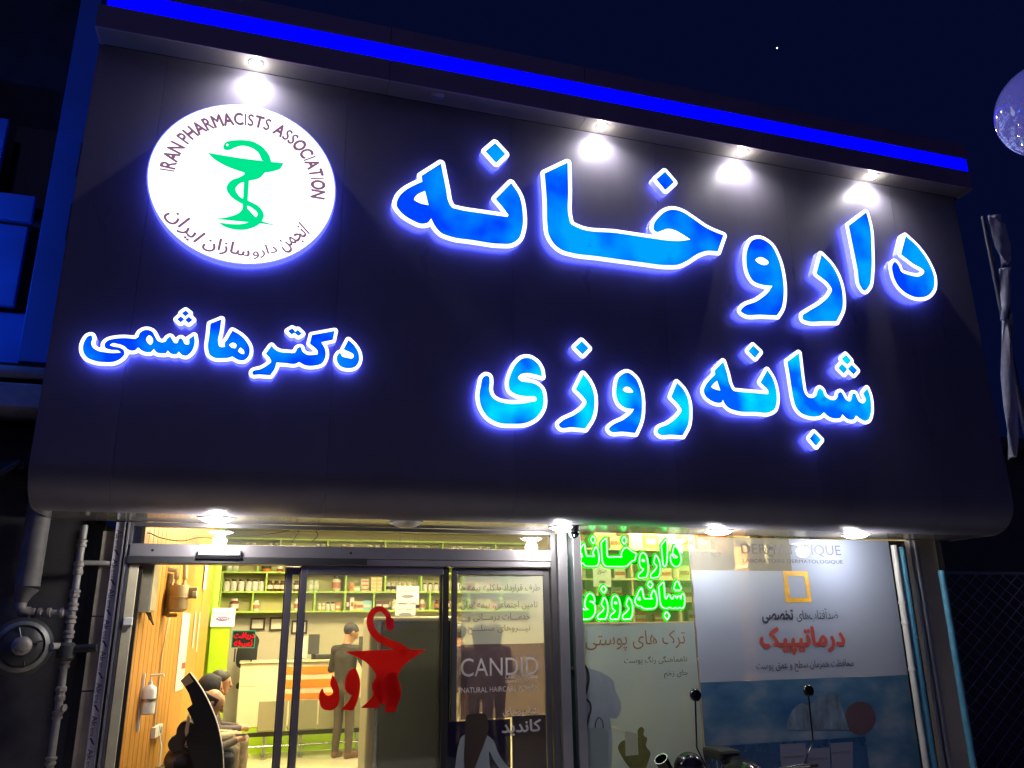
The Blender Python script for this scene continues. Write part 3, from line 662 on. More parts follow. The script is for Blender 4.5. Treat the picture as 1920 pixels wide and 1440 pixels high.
# ---- haircare film on the fixed leaf
FYf = 0.038
hf = empty('window_film', at(940, 1440, FYf), 'translucent haircare film with white CANDID lettering and a long haired figure on the fixed leaf', 'poster')
x0, x1 = fx0 + 0.07, fx1 - 0.065
zmid = at(940, 1207, FYf).z; zlow = at(940, 1346, FYf).z; zlow2 = at(860, 1352, FYf).z
def fsheet(name, x0, x1, z0, z1, Y, m, parent): return link(name, filled([[(x0, z0), (x1, z0), (x1, z1), (x0, z1)]], Y), m, parent)
fsheet('clear_sheet', x0 + 0.03, x1, zmid, 2.243, FYf, film('pale insurance film', (0.55, 0.62, 0.68), 0.50, (0.9, 0.95, 0.95), noise=0.10, nscale=1.2, gloss=0.05, trans=0.45), hf)
fsheet('plum_sheet', x0 + 0.03, x1, zlow, zmid - 0.002, FYf, film('plum tinted film', (0.085, 0.06, 0.105), 0.74, (0.74, 0.63, 0.72), noise=0.16, nscale=1.5, gloss=0.05, trans=0.3), hf)
xm = at(958, 1390, FYf).x
M_NAVY = film('navy printed film', (0.016, 0.013, 0.040), 0.97, (0.4, 0.4, 0.5), gloss=0.05, trans=0.15)
fsheet('navy_sheet', fx0 - 0.06, xm - 0.012, -0.09, zlow2, FYf - 0.022, M_NAVY, hf)
fsheet('navy_sheet', xm + 0.012, x1, -0.09, zlow + 0.01, FYf - 0.002, M_NAVY, hf)
ZF = (830, 1230, 6.857)
M_SHIRT = mat('printed pale shirt', (0.30, 0.34, 0.37), 0.5); M_HAIRP = mat('printed brown hair', (0.045, 0.028, 0.02), 0.5)
link('printed_shirt', filled([zpoly(spline([(215,1440,1),(150,1440,1),(195,1150),(230,1040),(290,1000),(420,985),(560,1015),(640,1080),(700,1230),(790,1370),(850,1440,1),(720,1440,1),(640,1320),(590,1220),(590,1330),(600,1440,1)]), ZF, FYf)], FYf - 0.026), M_SHIRT, hf)
link('printed_hair', filled([zpoly(spline([(300,760),(420,740),(540,745),(575,840),(570,980),(525,1120),(470,1260),(425,1380),(400,1440,1),(270,1440,1),(265,1300),(275,1100),(285,900)]), ZF, FYf)], FYf - 0.028), M_HAIRP, hf)
M_WVIN = film('white window vinyl', (0.80, 0.79, 0.86), 0.985, gloss=0.03, trans=0.42)
M_GVIN = mat('grey window lettering', (0.09, 0.085, 0.10), 0.5)
TY = FYf - 0.004
sign_text('lettering', 'CANDID', 864, 1233, 1009, 1267, TY, M_WVIN, hf)
sign_text('lettering', 'LABORATOIRE', 948, 1266, 1008, 1272, TY, M_WVIN, hf)
sign_text('lettering', 'DERMATOLOGIQUE', 948, 1275, 1008, 1280, TY, M_WVIN, hf)
sign_text('lettering', 'NATURAL HAIRCARE POWER', 865, 1287, 1009, 1297, TY, M_WVIN, hf)
def fa(*cps): return ''.join(cps)
T = dict(
 l1='طرف قرارداد با کلیه بیمه ها', l2='تامین اجتماعی، بیمه ایران', l3='خدمـــات درمـــانی و', l4='نیـــروهای مسلـــح', sh='شامپوهای', ca='کاندید')
sign_text('lettering', T['l1'], 861, 1095, 1012, 1111, TY, M_GVIN, hf, True)
sign_text('lettering', T['l2'], 864, 1127, 1008, 1143, TY, M_GVIN, hf, True)
sign_text('lettering', T['l3'], 877, 1149, 994, 1166, TY, M_GVIN, hf, True)
sign_text('lettering', T['l4'], 877, 1171, 994, 1189, TY, M_GVIN, hf, True)
sign_text('lettering', T['sh'], 943, 1327, 1009, 1343, TY - 0.026, M_WVIN, hf, True)
sign_text('lettering', T['ca'], 941, 1350, 1014, 1378, TY - 0.026, M_WVIN, hf, True, bold=0.012)

# ---- skin care film with the printed coat (second window)
WY = 0.012
sf = empty('window_film', at(1190, 1440, WY), 'frosted skin care film with printed white coat under the green light sign', 'poster')
xa, xb = 3.29, 4.625; zt = at(1190, 1168, WY).z
fsheet('frosted_sheet', xa, xb, -0.05, zt, WY, film('frosted mint film', (0.42, 0.54, 0.62), 0.80, (0.8, 0.95, 0.92), noise=0.13, nscale=0.9, gloss=0.05, trans=0.45), sf)
ZW = (1087, 1230, 6.857)
M_COAT = mat('printed grey coat', (0.24, 0.28, 0.32), 0.5, noise=0.18, nscale=4)
M_COATD = mat('printed coat fold', (0.10, 0.13, 0.15), 0.5)
link('printed_coat', filled([zpoly(spline([(75,150,1),(180,175),(320,235),(430,320),(455,430),(530,620),(520,730),(470,800),(385,795,1),(405,950),(420,1150),(405,1440,1),(80,1440,1),(75,900)]), ZW, WY)], WY - 0.003), M_COAT, sf)
link('printed_pocket', filled([zpoly([(90,930),(320,925),(365,1000),(365,1440),(82,1440)], ZW, WY)], WY - 0.005), mat('printed pocket', (0.18, 0.23, 0.24), 0.5), sf)
link('printed_stethoscope', filled([zpoly(ribbon([(42,100),(90,170),(112,290),(90,420),(62,520)], lambda k: 30), ZW, WY)], WY - 0.006), M_INK, sf)
link('printed_stethoscope', filled([zpoly(ribbon([(70,545),(125,600),(138,680),(112,790),(85,930),(78,1050)], lambda k: 26), ZW, WY)], WY - 0.0065), M_INK, sf)
link('printed_pen_clip', filled([zpoly(ribbon([(195,925),(205,840),(240,790),(280,820),(298,925)], lambda k: 12), ZW, WY)], WY - 0.007), M_INK, sf)
link('printed_glove', filled([zpoly(spline([(495,1150),(560,1085),(620,1090),(740,1060),(750,940),(790,910),(825,940),(820,1020),(862,1050),(850,1150),(908,1250),(890,1330),(850,1440,1),(640,1440,1),(560,1330)]), ZW, WY)], WY - 0.004), mat('printed olive glove', (0.13, 0.14, 0.03), 0.5, noise=0.35, nscale=8), sf)
link('printed_card', filled([zpoly([(578,960),(740,1000),(752,1268),(585,1285)], ZW, WY)], WY - 0.0065), mat('printed card', (0.36, 0.38, 0.27), 0.5), sf)
link('printed_sleeve', filled([zpoly([(415,890),(860,1050),(855,1075),(410,915)], ZW, WY)], WY - 0.0035), mat('printed sleeve edge', (0.5, 0.52, 0.33), 0.5), sf)
M_BROWNV = mat('brown window lettering', (0.24, 0.13, 0.085), 0.5)
sign_text('lettering', 'ترک های پوستی', 1098, 1182, 1285, 1220, WY - 0.004, M_BROWNV, sf, True)
sign_text('lettering', 'ناهماهنگی رنگ پوست', 1170, 1230, 1288, 1246, WY - 0.004, M_GVIN, sf, True)
sign_text('lettering', 'جای زخم', 1245, 1256, 1290, 1272, WY - 0.004, M_GVIN, sf, True)

# ---- sun care poster (third window)
pf = empty('window_poster', at(1500, 1440, WY), 'pale blue sun care poster with gold square and red Persian lettering', 'poster')
zb1 = at(1500, 1273, WY).z; ztop = 2.686; zc = at(1390, 1070, WY).z; xk = at(1483, 1050, WY).x
M_PALE = film('pale blue poster film', (0.42, 0.49, 0.68), 0.965, (0.9, 0.93, 1), noise=0.03, nscale=0.8, gloss=0.05, trans=0.45)
link('pale_sheet', filled([[(4.645, zb1 + 0.002), (7.40, zb1 + 0.002), (7.40, ztop), (xk, ztop), (xk, zc), (4.645, zc)]], WY), M_PALE, pf)
fsheet('clear_sheet', 4.645, xk - 0.002, zc + 0.002, ztop, WY, film('thin milky film', (0.55, 0.55, 0.55), 0.42, (0.95, 0.93, 0.9), noise=0.25, nscale=0.8, gloss=0.05, trans=0.4), pf)
def cloudy(name):
    m = bpy.data.materials.new(name); m.use_nodes = True; N = m.node_tree.nodes; L = m.node_tree.links; b = N['Principled BSDF']; b.inputs['Roughness'].default_value = 0.22
    tc = N.new('ShaderNodeTexCoord'); mp = N.new('ShaderNodeMapping'); mp.inputs['Scale'].default_value = (0.8, 1, 1.5); mp.inputs['Location'].default_value = (1.3, 0, 0.6)
    n1 = N.new('ShaderNodeTexNoise'); n1.inputs['Scale'].default_value = 1.7; n1.inputs['Detail'].default_value = 7
    rp = N.new('ShaderNodeValToRGB'); e = rp.color_ramp.elements; e[0].position = 0.35; e[0].color = (0.020, 0.075, 0.18, 1); e[1].position = 0.78; e[1].color = (0.25, 0.26, 0.31, 1)
    k = e.new(0.52); k.color = (0.06, 0.135, 0.23, 1)
    L.new(tc.outputs['Object'], mp.inputs[0]); L.new(mp.outputs[0], n1.inputs['Vector']); L.new(n1.outputs['Fac'], rp.inputs[0]); L.new(rp.outputs[0], b.inputs['Base Color']); return m
fsheet('sky_sheet', 4.645, 7.40, -0.05, zb1, WY, cloudy('printed cloudy sky'), pf)
ZP = (1300, 1260, 4.8)
zsea = at(1450, 1392, WY).z
fsheet('sea_print', 4.66, at(1625, 1400, WY).x, -0.05, zsea, WY - 0.002, mat('printed deep sea', (0.010, 0.055, 0.15), 0.25, noise=0.3, nscale=2), pf)
link('ice_print', filled([zpoly(spline([(840,520,1),(850,430),(880,360),(930,300),(980,280),(1040,300),(1100,240),(1180,210),(1290,205),(1330,300),(1370,420),(1400,520,1)]), ZP, WY)], WY - 0.003), mat('printed ice', (0.10, 0.145, 0.21), 0.4, noise=0.7, nscale=9, stretch=(1, 1, 0.4)), pf)
link('orange_disc_print', filled([zpoly([(1500 + 140 * math.cos(a), 415 + 150 * math.sin(a)) for a in [R(15 * i) for i in range(24)]], ZP, WY)], WY - 0.0025), mat('printed rust disc', (0.075, 0.045, 0.06), 0.5, noise=0.2, nscale=5), pf)
M_PACK = mat('printed white pack', (0.13, 0.14, 0.22), 0.45)
for k, (a, b, c, d) in enumerate(((775, 650, 1010, 900), (1015, 690, 1225, 900), (1230, 640, 1430, 900))):
    link('pack_print', filled([zpoly([(a, b), (c, b - 12), (c + 8, d), (a + 20, d)], ZP, WY)], WY - 0.0035 - 0.0003 * k), M_PACK, pf)
M_DARKV = mat('dark navy lettering', (0.035, 0.04, 0.07), 0.5)
for x0_, x1_, y_ in ((1469, 1507, 1420), (1515, 1552, 1424), (1558, 1594, 1412)):
    sign_text('pack_lettering', 'DERMATYPIQUE', x0_, y_ - 3, x1_, y_ + 2, WY - 0.006, M_DARKV, pf)
M_REDL = mat('brick red lettering', (0.33, 0.05, 0.04), 0.5)
PY_ = WY - 0.004
sign_text('lettering', 'DERMATYPIQUE', 1390, 1021, 1576, 1043, PY_, mat('faded dark lettering', (0.10, 0.10, 0.14), 0.5), pf)
sign_text('lettering', 'LABORATOIRE DERMATOLOGIQUE', 1393, 1049, 1580, 1057, PY_, M_DARKV, pf)
sign_text('lettering', 'ضدآفتاب‌های', 1493, 1141, 1571, 1166, PY_, M_DARKV, pf, True)
sign_text('lettering', 'تخصصی', 1429, 1144, 1487, 1168, PY_, M_DARKV, pf, True, bold=0.012)
sign_text('lettering', 'درماتیپیک', 1426, 1176, 1583, 1226, PY_, M_REDL, pf, True, bold=0.011)
sign_text('lettering', 'محافظت همزمان سطح و عمق پوست', 1418, 1238, 1601, 1259, PY_, M_DARKV, pf, True)
gq = [xz(x, y, PY_) for x, y in ((1468, 1071), (1514, 1071), (1522, 1129), (1473, 1130))]; gi = [xz(x, y, PY_) for x, y in ((1476, 1080), (1508, 1080), (1514, 1121), (1482, 1121))]
link('gold_square', filled([gq, gi], PY_), mat('gold square print', (0.60, 0.33, 0.03), 0.45, noise=0.35, nscale=9), pf)

# ================================================================== green light sign in the second window
NY = -0.02
ns = empty('neon_sign', at(1187, 1165, NY), 'green outline light sign in two Persian lines hanging in the window', 'sign')
M_TUBE = emit('pale green tube', (0.42, 1.0, 0.5), 2.2)
M_GLOW = emit('green glowing backing', (0.0, 0.62, 0.0), 2.2)
def neon(key, box_px, tubes_r):
    loops = []; xs = []; zs = []
    for out, hp in RIMS[key]:
        for lp in out + hp: xs += [p[0] for p in lp]; zs += [p[1] for p in lp]
    X0, X1, Z0, Z1 = min(xs), max(xs), min(zs), max(zs)
    (a0, b0, a1, b1) = box_px
    xa_ = at(a0, (b0 + b1) / 2, NY).x; xb_ = at(a1, (b0 + b1) / 2, NY).x; za_ = at((a0 + a1) / 2, b1, NY).z; zb_ = at((a0 + a1) / 2, b0, NY).z
    def f(p): return (xa_ + (xb_ - xa_) * (p[0] - X0) / (X1 - X0), za_ + (zb_ - za_) * (p[1] - Z0) / (Z1 - Z0))
    for out, hp in RIMS[key]:
        polys = [[f(p) for p in lp] for lp in out]
        back = outset(polys, 0.022, 0.008)
        let = link('letter_backing', filled(back, NY + 0.012), M_GLOW, ns)
        for lp in polys + [[f(p) for p in h] for h in hp]:
            q = simplify(np.array(lp), 0.002)
            if len(q) > 3: MB().tube([(x, NY, z) for x, z in q], tubes_r, 6, closed=True).build('light_tube', M_TUBE, let)
neon('w1', (1081, 1006, 1277, 1084), 0.0062)
neon('w2', (1083, 1089, 1284, 1162), 0.0062)
for y0, y1, px0, px1 in ((1042, 1056, 1088, 1276), (1117, 1134, 1086, 1280)):
    a, b = at(px0, y1, NY + 0.03), at(px1, y0, NY + 0.03)
    box('backing_bar', a.x, b.x, NY + 0.016, NY + 0.020, at(px0, y1, NY).z, at(px0, y0, NY).z, emit('dim green bar', (0.0, 0.35, 0.0), 1.0), ns)
a, b = at(1081, 1165, 0), at(1292, 1010, 0)
box('acrylic_sheet', 3.30, 4.62, NY + 0.022, NY + 0.027, at(1187, 1166, NY).z, 2.68, film('clear green acrylic', (0.3, 0.9, 0.2), 0.10, (0.93, 1.0, 0.85), gloss=0.05), ns)

# ================================================================== inside of the shop
M_CEIL = mat('white shop ceiling', (0.7, 0.68, 0.6), 0.7)
M_WALLI = mat('beige shop wall', (0.50, 0.45, 0.32), 0.65, noise=0.06, nscale=2)
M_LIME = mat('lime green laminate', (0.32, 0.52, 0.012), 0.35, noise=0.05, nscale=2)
M_LIMEP = mat('pale lime shelf board', (0.36, 0.55, 0.06), 0.4)
structure(box('shop_floor', -1.6, 7.75, 0.0, 6.5, -0.12, 0.0, mat('cream polished floor tile', (0.56, 0.50, 0.34), 0.16, noise=0.10, nscale=3)))
structure(box('shop_ceiling', -1.6, 8.2, 0.16, 6.5, 3.35, 3.45, M_CEIL))
structure(box('shop_back_wall', -1.6, 8.2, 6.32, 6.5, 0.0, 3.35, M_WALLI))
structure(box('shop_right_wall', 7.76, 8.2, 0.09, 6.32, -0.1, 3.35, M_WALLI))
M_PANELL = emit('warm white ceiling panel', (1.0, 0.855, 0.49), 74.0)
for k, (x, y) in enumerate(((0.2, 1.5), (2.6, 1.5), (5.0, 1.5), (0.2, 3.8), (2.6, 3.8), (5.0, 3.8))):
    t = empty('ceiling_light', (x, y, 3.35), 'warm white ceiling light panel, %s' % ('near the door, left', 'near the door, middle', 'near the windows, right', 'deep in the shop, left', 'deep in the shop, middle', 'deep in the shop, right')[k], 'light', 'ceiling panels of the shop')
    MB().box(x - 0.45, x + 0.45, y - 0.45, y + 0.45, 3.300, 3.349).build('frame', M_WHITEP, t)
    MB().box(x - 0.41, x + 0.41, y - 0.41, y + 0.41, 3.288, 3.298).build('diffuser', M_PANELL, t)

# ---- slatted timber wall on the left, slightly splayed
W0 = at(250, 1178, 0.06); W1 = at(389, 1178, 4.45)
wd = Vector((W1.x - W0.x, W1.y - W0.y, 0)); WL = wd.length; wd.normalize(); wn_ = Vector((wd.y, -wd.x, 0))     # along, outwards into the shop
def onwall(px, py, off=0.0):
    r = Vector(ray(px, py)); o = Vector(CAMP); p0 = Vector((W0.x, W0.y, 0)) + wn_ * off
    k = (p0 - o).dot(wn_) / r.dot(wn_); p = o + r * k; return (p - p0).dot(wd), p.z
def wp(t, n, z): return Vector((W0.x, W0.y, 0)) + wd * t + wn_ * n + Vector((0, 0, z))
def wbox(mb, t0, t1, n0, n1, z0, z1):
    v = [wp(t, n, z) for t in (t0, t1) for n in (n0, n1) for z in (z0, z1)]
    return mb.add(v, [(0, 1, 3, 2), (4, 6, 7, 5), (0, 4, 5, 1), (2, 3, 7, 6), (0, 2, 6, 4), (1, 5, 7, 3)])
tw = empty('timber_wall', (W0.x, W0.y, 0), kind='structure')
M_WOOD = [mat('honey timber %d' % i, c, 0.42, noise=0.22, nscale=3.5, stretch=(6, 6, 0.5)) for i, c in enumerate(((0.50, 0.23, 0.045), (0.46, 0.20, 0.038), (0.53, 0.25, 0.052)))]
t = 0.0; k = 0
while t < WL - 0.01:
    w = 0.095 if t < 2.0 else 0.80
    w = min(w, WL - t)
    wbox(MB(), t + 0.003, t + w - 0.003, -0.02, 0.0 if k % 2 else 0.002, 0.0, 3.34).build('plank', M_WOOD[k % 3], tw); t += w; k += 1
wbox(MB(), -0.02, WL, -0.06, -0.021, 0.0, 3.34).build('wall_backing', mat('dark wall backing', (0.05, 0.035, 0.02), 0.8), tw)
wbox(MB(), -0.055, -0.022, -0.02, 0.03, 0.0, 2.3).build('corner_strip', M_BLACK, tw)
M_GREYBOX = mat('dusty grey metal box', (0.30, 0.27, 0.20), 0.5, 0.2, noise=0.2, nscale=6)
# electric cabinet
t0, z0 = onwall(262, 1150, 0.1); t1, z1 = onwall(283, 1068, 0.1)
eb = empty('electric_box', wp(t0, 0, z0), 'dusty grey electric box with hanging wires on the timber wall by the door', 'electric box')
wbox(MB(), 0.03, 0.30, 0.004, 0.10, 1.90, 2.42).build('case', M_GREYBOX, eb)
wbox(MB(), 0.045, 0.285, 0.102, 0.11, 1.915, 2.40).build('cover', mat('box cover', (0.36, 0.32, 0.22), 0.45, 0.2, noise=0.15, nscale=6), eb)
for k in range(3):
    MB().tube([wp(0.15 + 0.05 * k, 0.06, 1.90), wp(0.2 + 0.06 * k, 0.10, 1.83 - 0.02 * k), wp(0.36 + 0.05 * k, 0.05, 1.84), wp(0.32 + 0.05 * k, 0.04, 1.90)], 0.008, 6).build('loose_wire', M_CABLE, eb)
MB().lathe([(0.05, 0), (0.055, 0.03), (0.03, 0.05)], wp(0.42, 0.01, 2.12), wn_, 12).build('junction_cap', M_GREYBOX, eb)
# small white switch at the jamb
sw = at(242, 1165, -0.03)
tag(MB().box(sw.x - 0.045, sw.x + 0.03, -0.055, -0.022, sw.z - 0.035, sw.z + 0.035, 0.006).build('door_switch', M_WHITEP), 'small white switch box on the cream door jamb', 'switch')
# gas meter with its pipes
gm0, gz = onwall(340, 1120, 0.16)
gm = empty('gas_meter', wp(gm0, 0, gz), 'beige drum gas meter with pipes on the timber wall', 'gas meter')
M_BEIGE = mat('beige painted metal', (0.42, 0.34, 0.22), 0.42, noise=0.12, nscale=4)
c = wp(gm0, 0.13, gz); g_ = 0.62
MB().lathe([(r_ * g_, h_ * g_) for r_, h_ in [(0.05, 0.20), (0.155, 0.20), (0.165, 0.18), (0.165, 0.015), (0.180, 0.012), (0.180, -0.012), (0.165, -0.015), (0.165, -0.19), (0.12, -0.235), (0.05, -0.245)]], c, (0, 0, 1), 28).build('drum', M_BEIGE, gm)
MB().box(c.x + 0.10 * g_, c.x + 0.30 * g_, c.y - 0.05 * g_, c.y + 0.12 * g_, c.z - 0.02 * g_, c.z + 0.17 * g_, 0.01).build('counter_box', M_BEIGE, gm)
MB().box(c.x + 0.22 * g_, c.x + 0.30 * g_, c.y - 0.10 * g_, c.y - 0.052 * g_, c.z + 0.0 * g_, c.z + 0.10 * g_, 0.008).build('dial_window', M_WHITEP, gm)
for s in (-0.06, 0.07):
    MB().lathe([(r_ * g_, h_ * g_) for r_, h_ in [(0.035, 0.0), (0.04, 0.03), (0.026, 0.05), (0.026, 0.10), (0.042, 0.11), (0.042, 0.15)]], c + (Vector((s, 0, 0.20)) * g_), n=14).build('connector', M_BEIGE, gm)
M_PIPEC = mat('cream gas pipe', (0.50, 0.43, 0.30), 0.45, noise=0.1, nscale=5)
MB().tube([c + (Vector((-0.06, 0, 0.34)) * g_), c + (Vector((-0.08, 0, 0.45)) * g_), c + (Vector((-0.22, 0.0, 0.47)) * g_), c + (Vector((-0.27, 0.0, 0.40)) * g_), c + (Vector((-0.27, 0, -0.42)) * g_)], 0.026, 12).build('pipe', M_PIPEC, gm)
MB().tube([c + (Vector((0.07, 0, 0.34)) * g_), c + (Vector((0.06, 0, 0.55)) * g_), c + (Vector((0.02, 0, 0.9)) * g_)], 0.024, 12).build('pipe', M_PIPEC, gm)
MB().tube([c + (Vector((-0.16, 0.05, 0.40)) * g_), c + (Vector((-0.16, 0.05, -0.30)) * g_)], 0.032, 12).build('pipe', M_PIPEC, gm)
MB().lathe([(r_ * g_, h_ * g_) for r_, h_ in [(0.05, -0.06), (0.055, 0.0), (0.045, 0.06)]], c + (Vector((-0.27, 0, -0.25)) * g_), n=12).build('valve', M_BLACK, gm)
MB().box(c.x - 0.17 * g_, c.x + 0.02 * g_, c.y - 0.03 * g_, c.y + 0.05 * g_, c.z - 0.33 * g_, c.z - 0.262 * g_, 0.012).build('valve_handle', mat('yellow brass', (0.45, 0.33, 0.10), 0.4, 0.5), gm)
# papers and posters on the timber wall
M_PAPER = mat('white paper', (0.72, 0.67, 0.55), 0.7, noise=0.05, nscale=6)
def wall_paper(px0, py0, px1, py1, n, name, label, m=M_PAPER):
    ta, za = onwall(px0, py0, n); tb, zb = onwall(px1, py1, n)
    o = wbox(MB(), ta, tb, n - 0.003, n, min(za, zb), max(za, zb)).build(name, m); return tag(o, label, 'paper', 'papers on the timber wall')
wall_paper(328, 1297, 357, 1150, 0.012, 'wall_poster', 'tall white paper poster with a small red and black stamp on the timber wall')
wall_paper(362, 1215, 367, 1147, 0.014, 'wall_notice', 'narrow framed notice on the timber wall right of the tall poster')
wall_paper(369, 1222, 375, 1147, 0.014, 'wall_notice', 'second narrow framed notice farthest along the timber wall')
wall_paper(381, 1105, 391, 1052, 0.02, 'wall_notice', 'pale curled paper high at the far end of the timber wall')
t0, z0 = onwall(345, 1248, 0.02)
st2 = wbox(MB(), t0 - 0.12, t0 + 0.12, 0.0135, 0.0145, z0 - 0.035, z0 + 0.035).build('poster_stamp', mat('red poster stamp', (0.35, 0.05, 0.05), 0.6, noise=0.9, nscale=14)); tag(st2, 'red and dark stamp printed near the bottom of the tall wall poster', 'stamp')
# soap dispenser, socket and lead
t0, z0 = onwall(276, 1308, 0.06)
sd = empty('soap_dispenser', wp(t0, 0, z0 - 0.15), 'white hand sanitiser bottle with pump in a wall bracket', 'dispenser')
c = wp(t0, 0.075, z0)
MB().lathe([(0.05, -0.15), (0.062, -0.14), (0.064, 0.06), (0.056, 0.09), (0.022, 0.115), (0.022, 0.145)], c, n=18).build('bottle', M_WHITEP, sd)
MB().tube([c + Vector((0, 0, 0.145)), c + Vector((0, 0, 0.20)), c + Vector((0.11, -0.02, 0.205)), c + Vector((0.115, -0.02, 0.185))], 0.010, 8).build('pump', M_WHITEP, sd)
MB().lathe([(0.068, -0.012), (0.068, 0.012)], c + Vector((0, 0, -0.02)), n=18).build('strap', M_CHROME, sd)
wbox(MB(), t0 - 0.01, t0 + 0.01, 0.002, 0.02, z0 - 0.3, z0 + 0.22).build('wall_bar', M_WHITEP, sd)
t0, z0 = onwall(296, 1370, 0.03)
so = empty('wall_socket', wp(t0, 0, z0), 'white double wall socket with a plugged lead under the sanitiser bottle', 'socket')
for k in (0, 1):
    wbox(MB(), t0 - 0.20 + 0.20 * k, t0 - 0.03 + 0.20 * k, 0.003, 0.045, z0 - 0.05, z0 + 0.05).build('socket_box', M_WHITEP, so)
MB().lathe([(0.033, 0), (0.035, 0.006)], wp(t0 + 0.085, 0.046, z0), wn_, 14).build('socket_face', mat('grey socket recess', (0.3, 0.28, 0.25), 0.5), so)
MB().tube([wp(t0 + 0.02, 0.05, z0 - 0.05), wp(t0, 0.08, z0 - 0.15), wp(t0 - 0.1, 0.10, z0 - 0.35), wp(t0 - 0.12, 0.08, 0.05)], 0.008, 6).build('lead', M_WHITEP, so)
MB().tube([wp(t0 - 0.12, 0.012, z0 + 0.05), wp(t0 - 0.12, 0.012, z0 + 0.75), wp(t0 + 0.1, 0.012, z0 + 1.3)], 0.008, 6).build('lead', M_PIPEC, so)

# ---- lime pillar with the reception sign
PYY = 4.6
pl = empty('lime_pillar', at(404, 1300, PYY), 'bright lime green laminate pillar at the end of the timber wall', 'pillar')
a, b, c_ = at(379, 1180, PYY).x, at(395, 1180, PYY).x, at(431, 1180, PYY).x
box('pillar_side', a, b - 0.004, PYY + 0.06, PYY + 0.4, 0.0, 3.3, mat('shaded lime laminate', (0.22, 0.38, 0.01), 0.4), pl)  # shade of this side put into a darker copy of the lime
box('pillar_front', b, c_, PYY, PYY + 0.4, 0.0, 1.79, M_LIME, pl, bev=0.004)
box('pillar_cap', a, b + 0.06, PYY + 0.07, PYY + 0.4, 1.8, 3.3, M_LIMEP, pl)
rs = empty('reception_sign', at(417, 1176, PYY - 0.03), 'small white prescription reception sign with a blue oval standing on the lime pillar', 'sign')
SYY = PYY - 0.02
link('board', filled([[xz(x, y, SYY) for x, y in ((399, 1140), (442, 1140), (439, 1175), (394, 1175))]], SYY, 0.01), M_WHITEP, rs)
sign_text('lettering', 'پذیرش نسخه', 399, 1146, 437, 1153, SYY - 0.004, M_INK, rs, True)
ov = at(418, 1160, SYY); OVAL = [(ov.x + 0.095 * math.cos(R(15 * i)), ov.z + 0.030 * math.sin(R(15 * i))) for i in range(24)]
link('oval_mark', filled([OVAL], SYY - 0.004), mat('violet oval mark', (0.13, 0.06, 0.28), 0.5), rs)
sign_text('oval_lettering', 'ACTOVATE', 408, 1158, 428, 1162, SYY - 0.006, M_WHITEP, rs)

# ---- wall shelves with medicines
SHY = 6.0
sh = empty('wall_shelf', at(620, 1145, SHY), 'lime green wall shelving full of bottles behind the counter', 'shelf')
SX0, SX1 = at(413, 1100, SHY).x, at(1000, 1100, SHY).x
ZR = [at(500, 1147, SHY).z, at(500, 1110, SHY).z, at(500, 1073, SHY).z]; dzr = ZR[1] - ZR[0]
ZR += [ZR[2] + dzr, ZR[2] + 1.75 * dzr]
for z in ZR: box('shelf_board', SX0, SX1, SHY, SHY + 0.30, z - 0.014, z + 0.014, M_LIMEP, sh)
box('shelf_back', SX0, SX1, SHY + 0.302, SHY + 0.315, ZR[0] - 0.02, 3.34, mat('olive shelf back', (0.46, 0.42, 0.16), 0.6), sh)
def div(px, row):
    x = at(px, 1110, SHY).x; box('divider', x - 0.013, x + 0.013, SHY + 0.002, SHY + 0.30, ZR[row] + 0.0145, ZR[row + 1] - 0.0145, M_LIMEP, sh)
for px, row in ((414, 0), (414, 1), (475, 0), (591, 0), (648, 0), (702, 0), (807, 0), (880, 0), (940, 0), (498, 1), (648, 1), (722, 1), (790, 1), (870, 1), (955, 1), (480, 2), (560, 2), (650, 2), (740, 2), (850, 2), (940, 2), (520, 3), (610, 3), (720, 3), (830, 3), (930, 3)): div(px, row)
M_CAPW = mat('white cap', (0.72, 0.70, 0.62), 0.4); M_CAPD = mat('dark cap', (0.04, 0.03, 0.03), 0.4)
BC = dict(white=(0.66, 0.64, 0.54), amber=(0.10, 0.035, 0.015), green=(0.42, 0.55, 0.30), red=(0.30, 0.05, 0.03), yellow=(0.62, 0.50, 0.14), orange=(0.62, 0.22, 0.03), blue=(0.22, 0.48, 0.58), cream=(0.62, 0.55, 0.36))
BM = {k: mat('bottle ' + k, v, 0.35) for k, v in BC.items()}
M_LABELW = mat('paper label', (0.66, 0.62, 0.54), 0.6)
M_LABELR = mat('rust label', (0.40, 0.14, 0.07), 0.6)
PROTO = {}
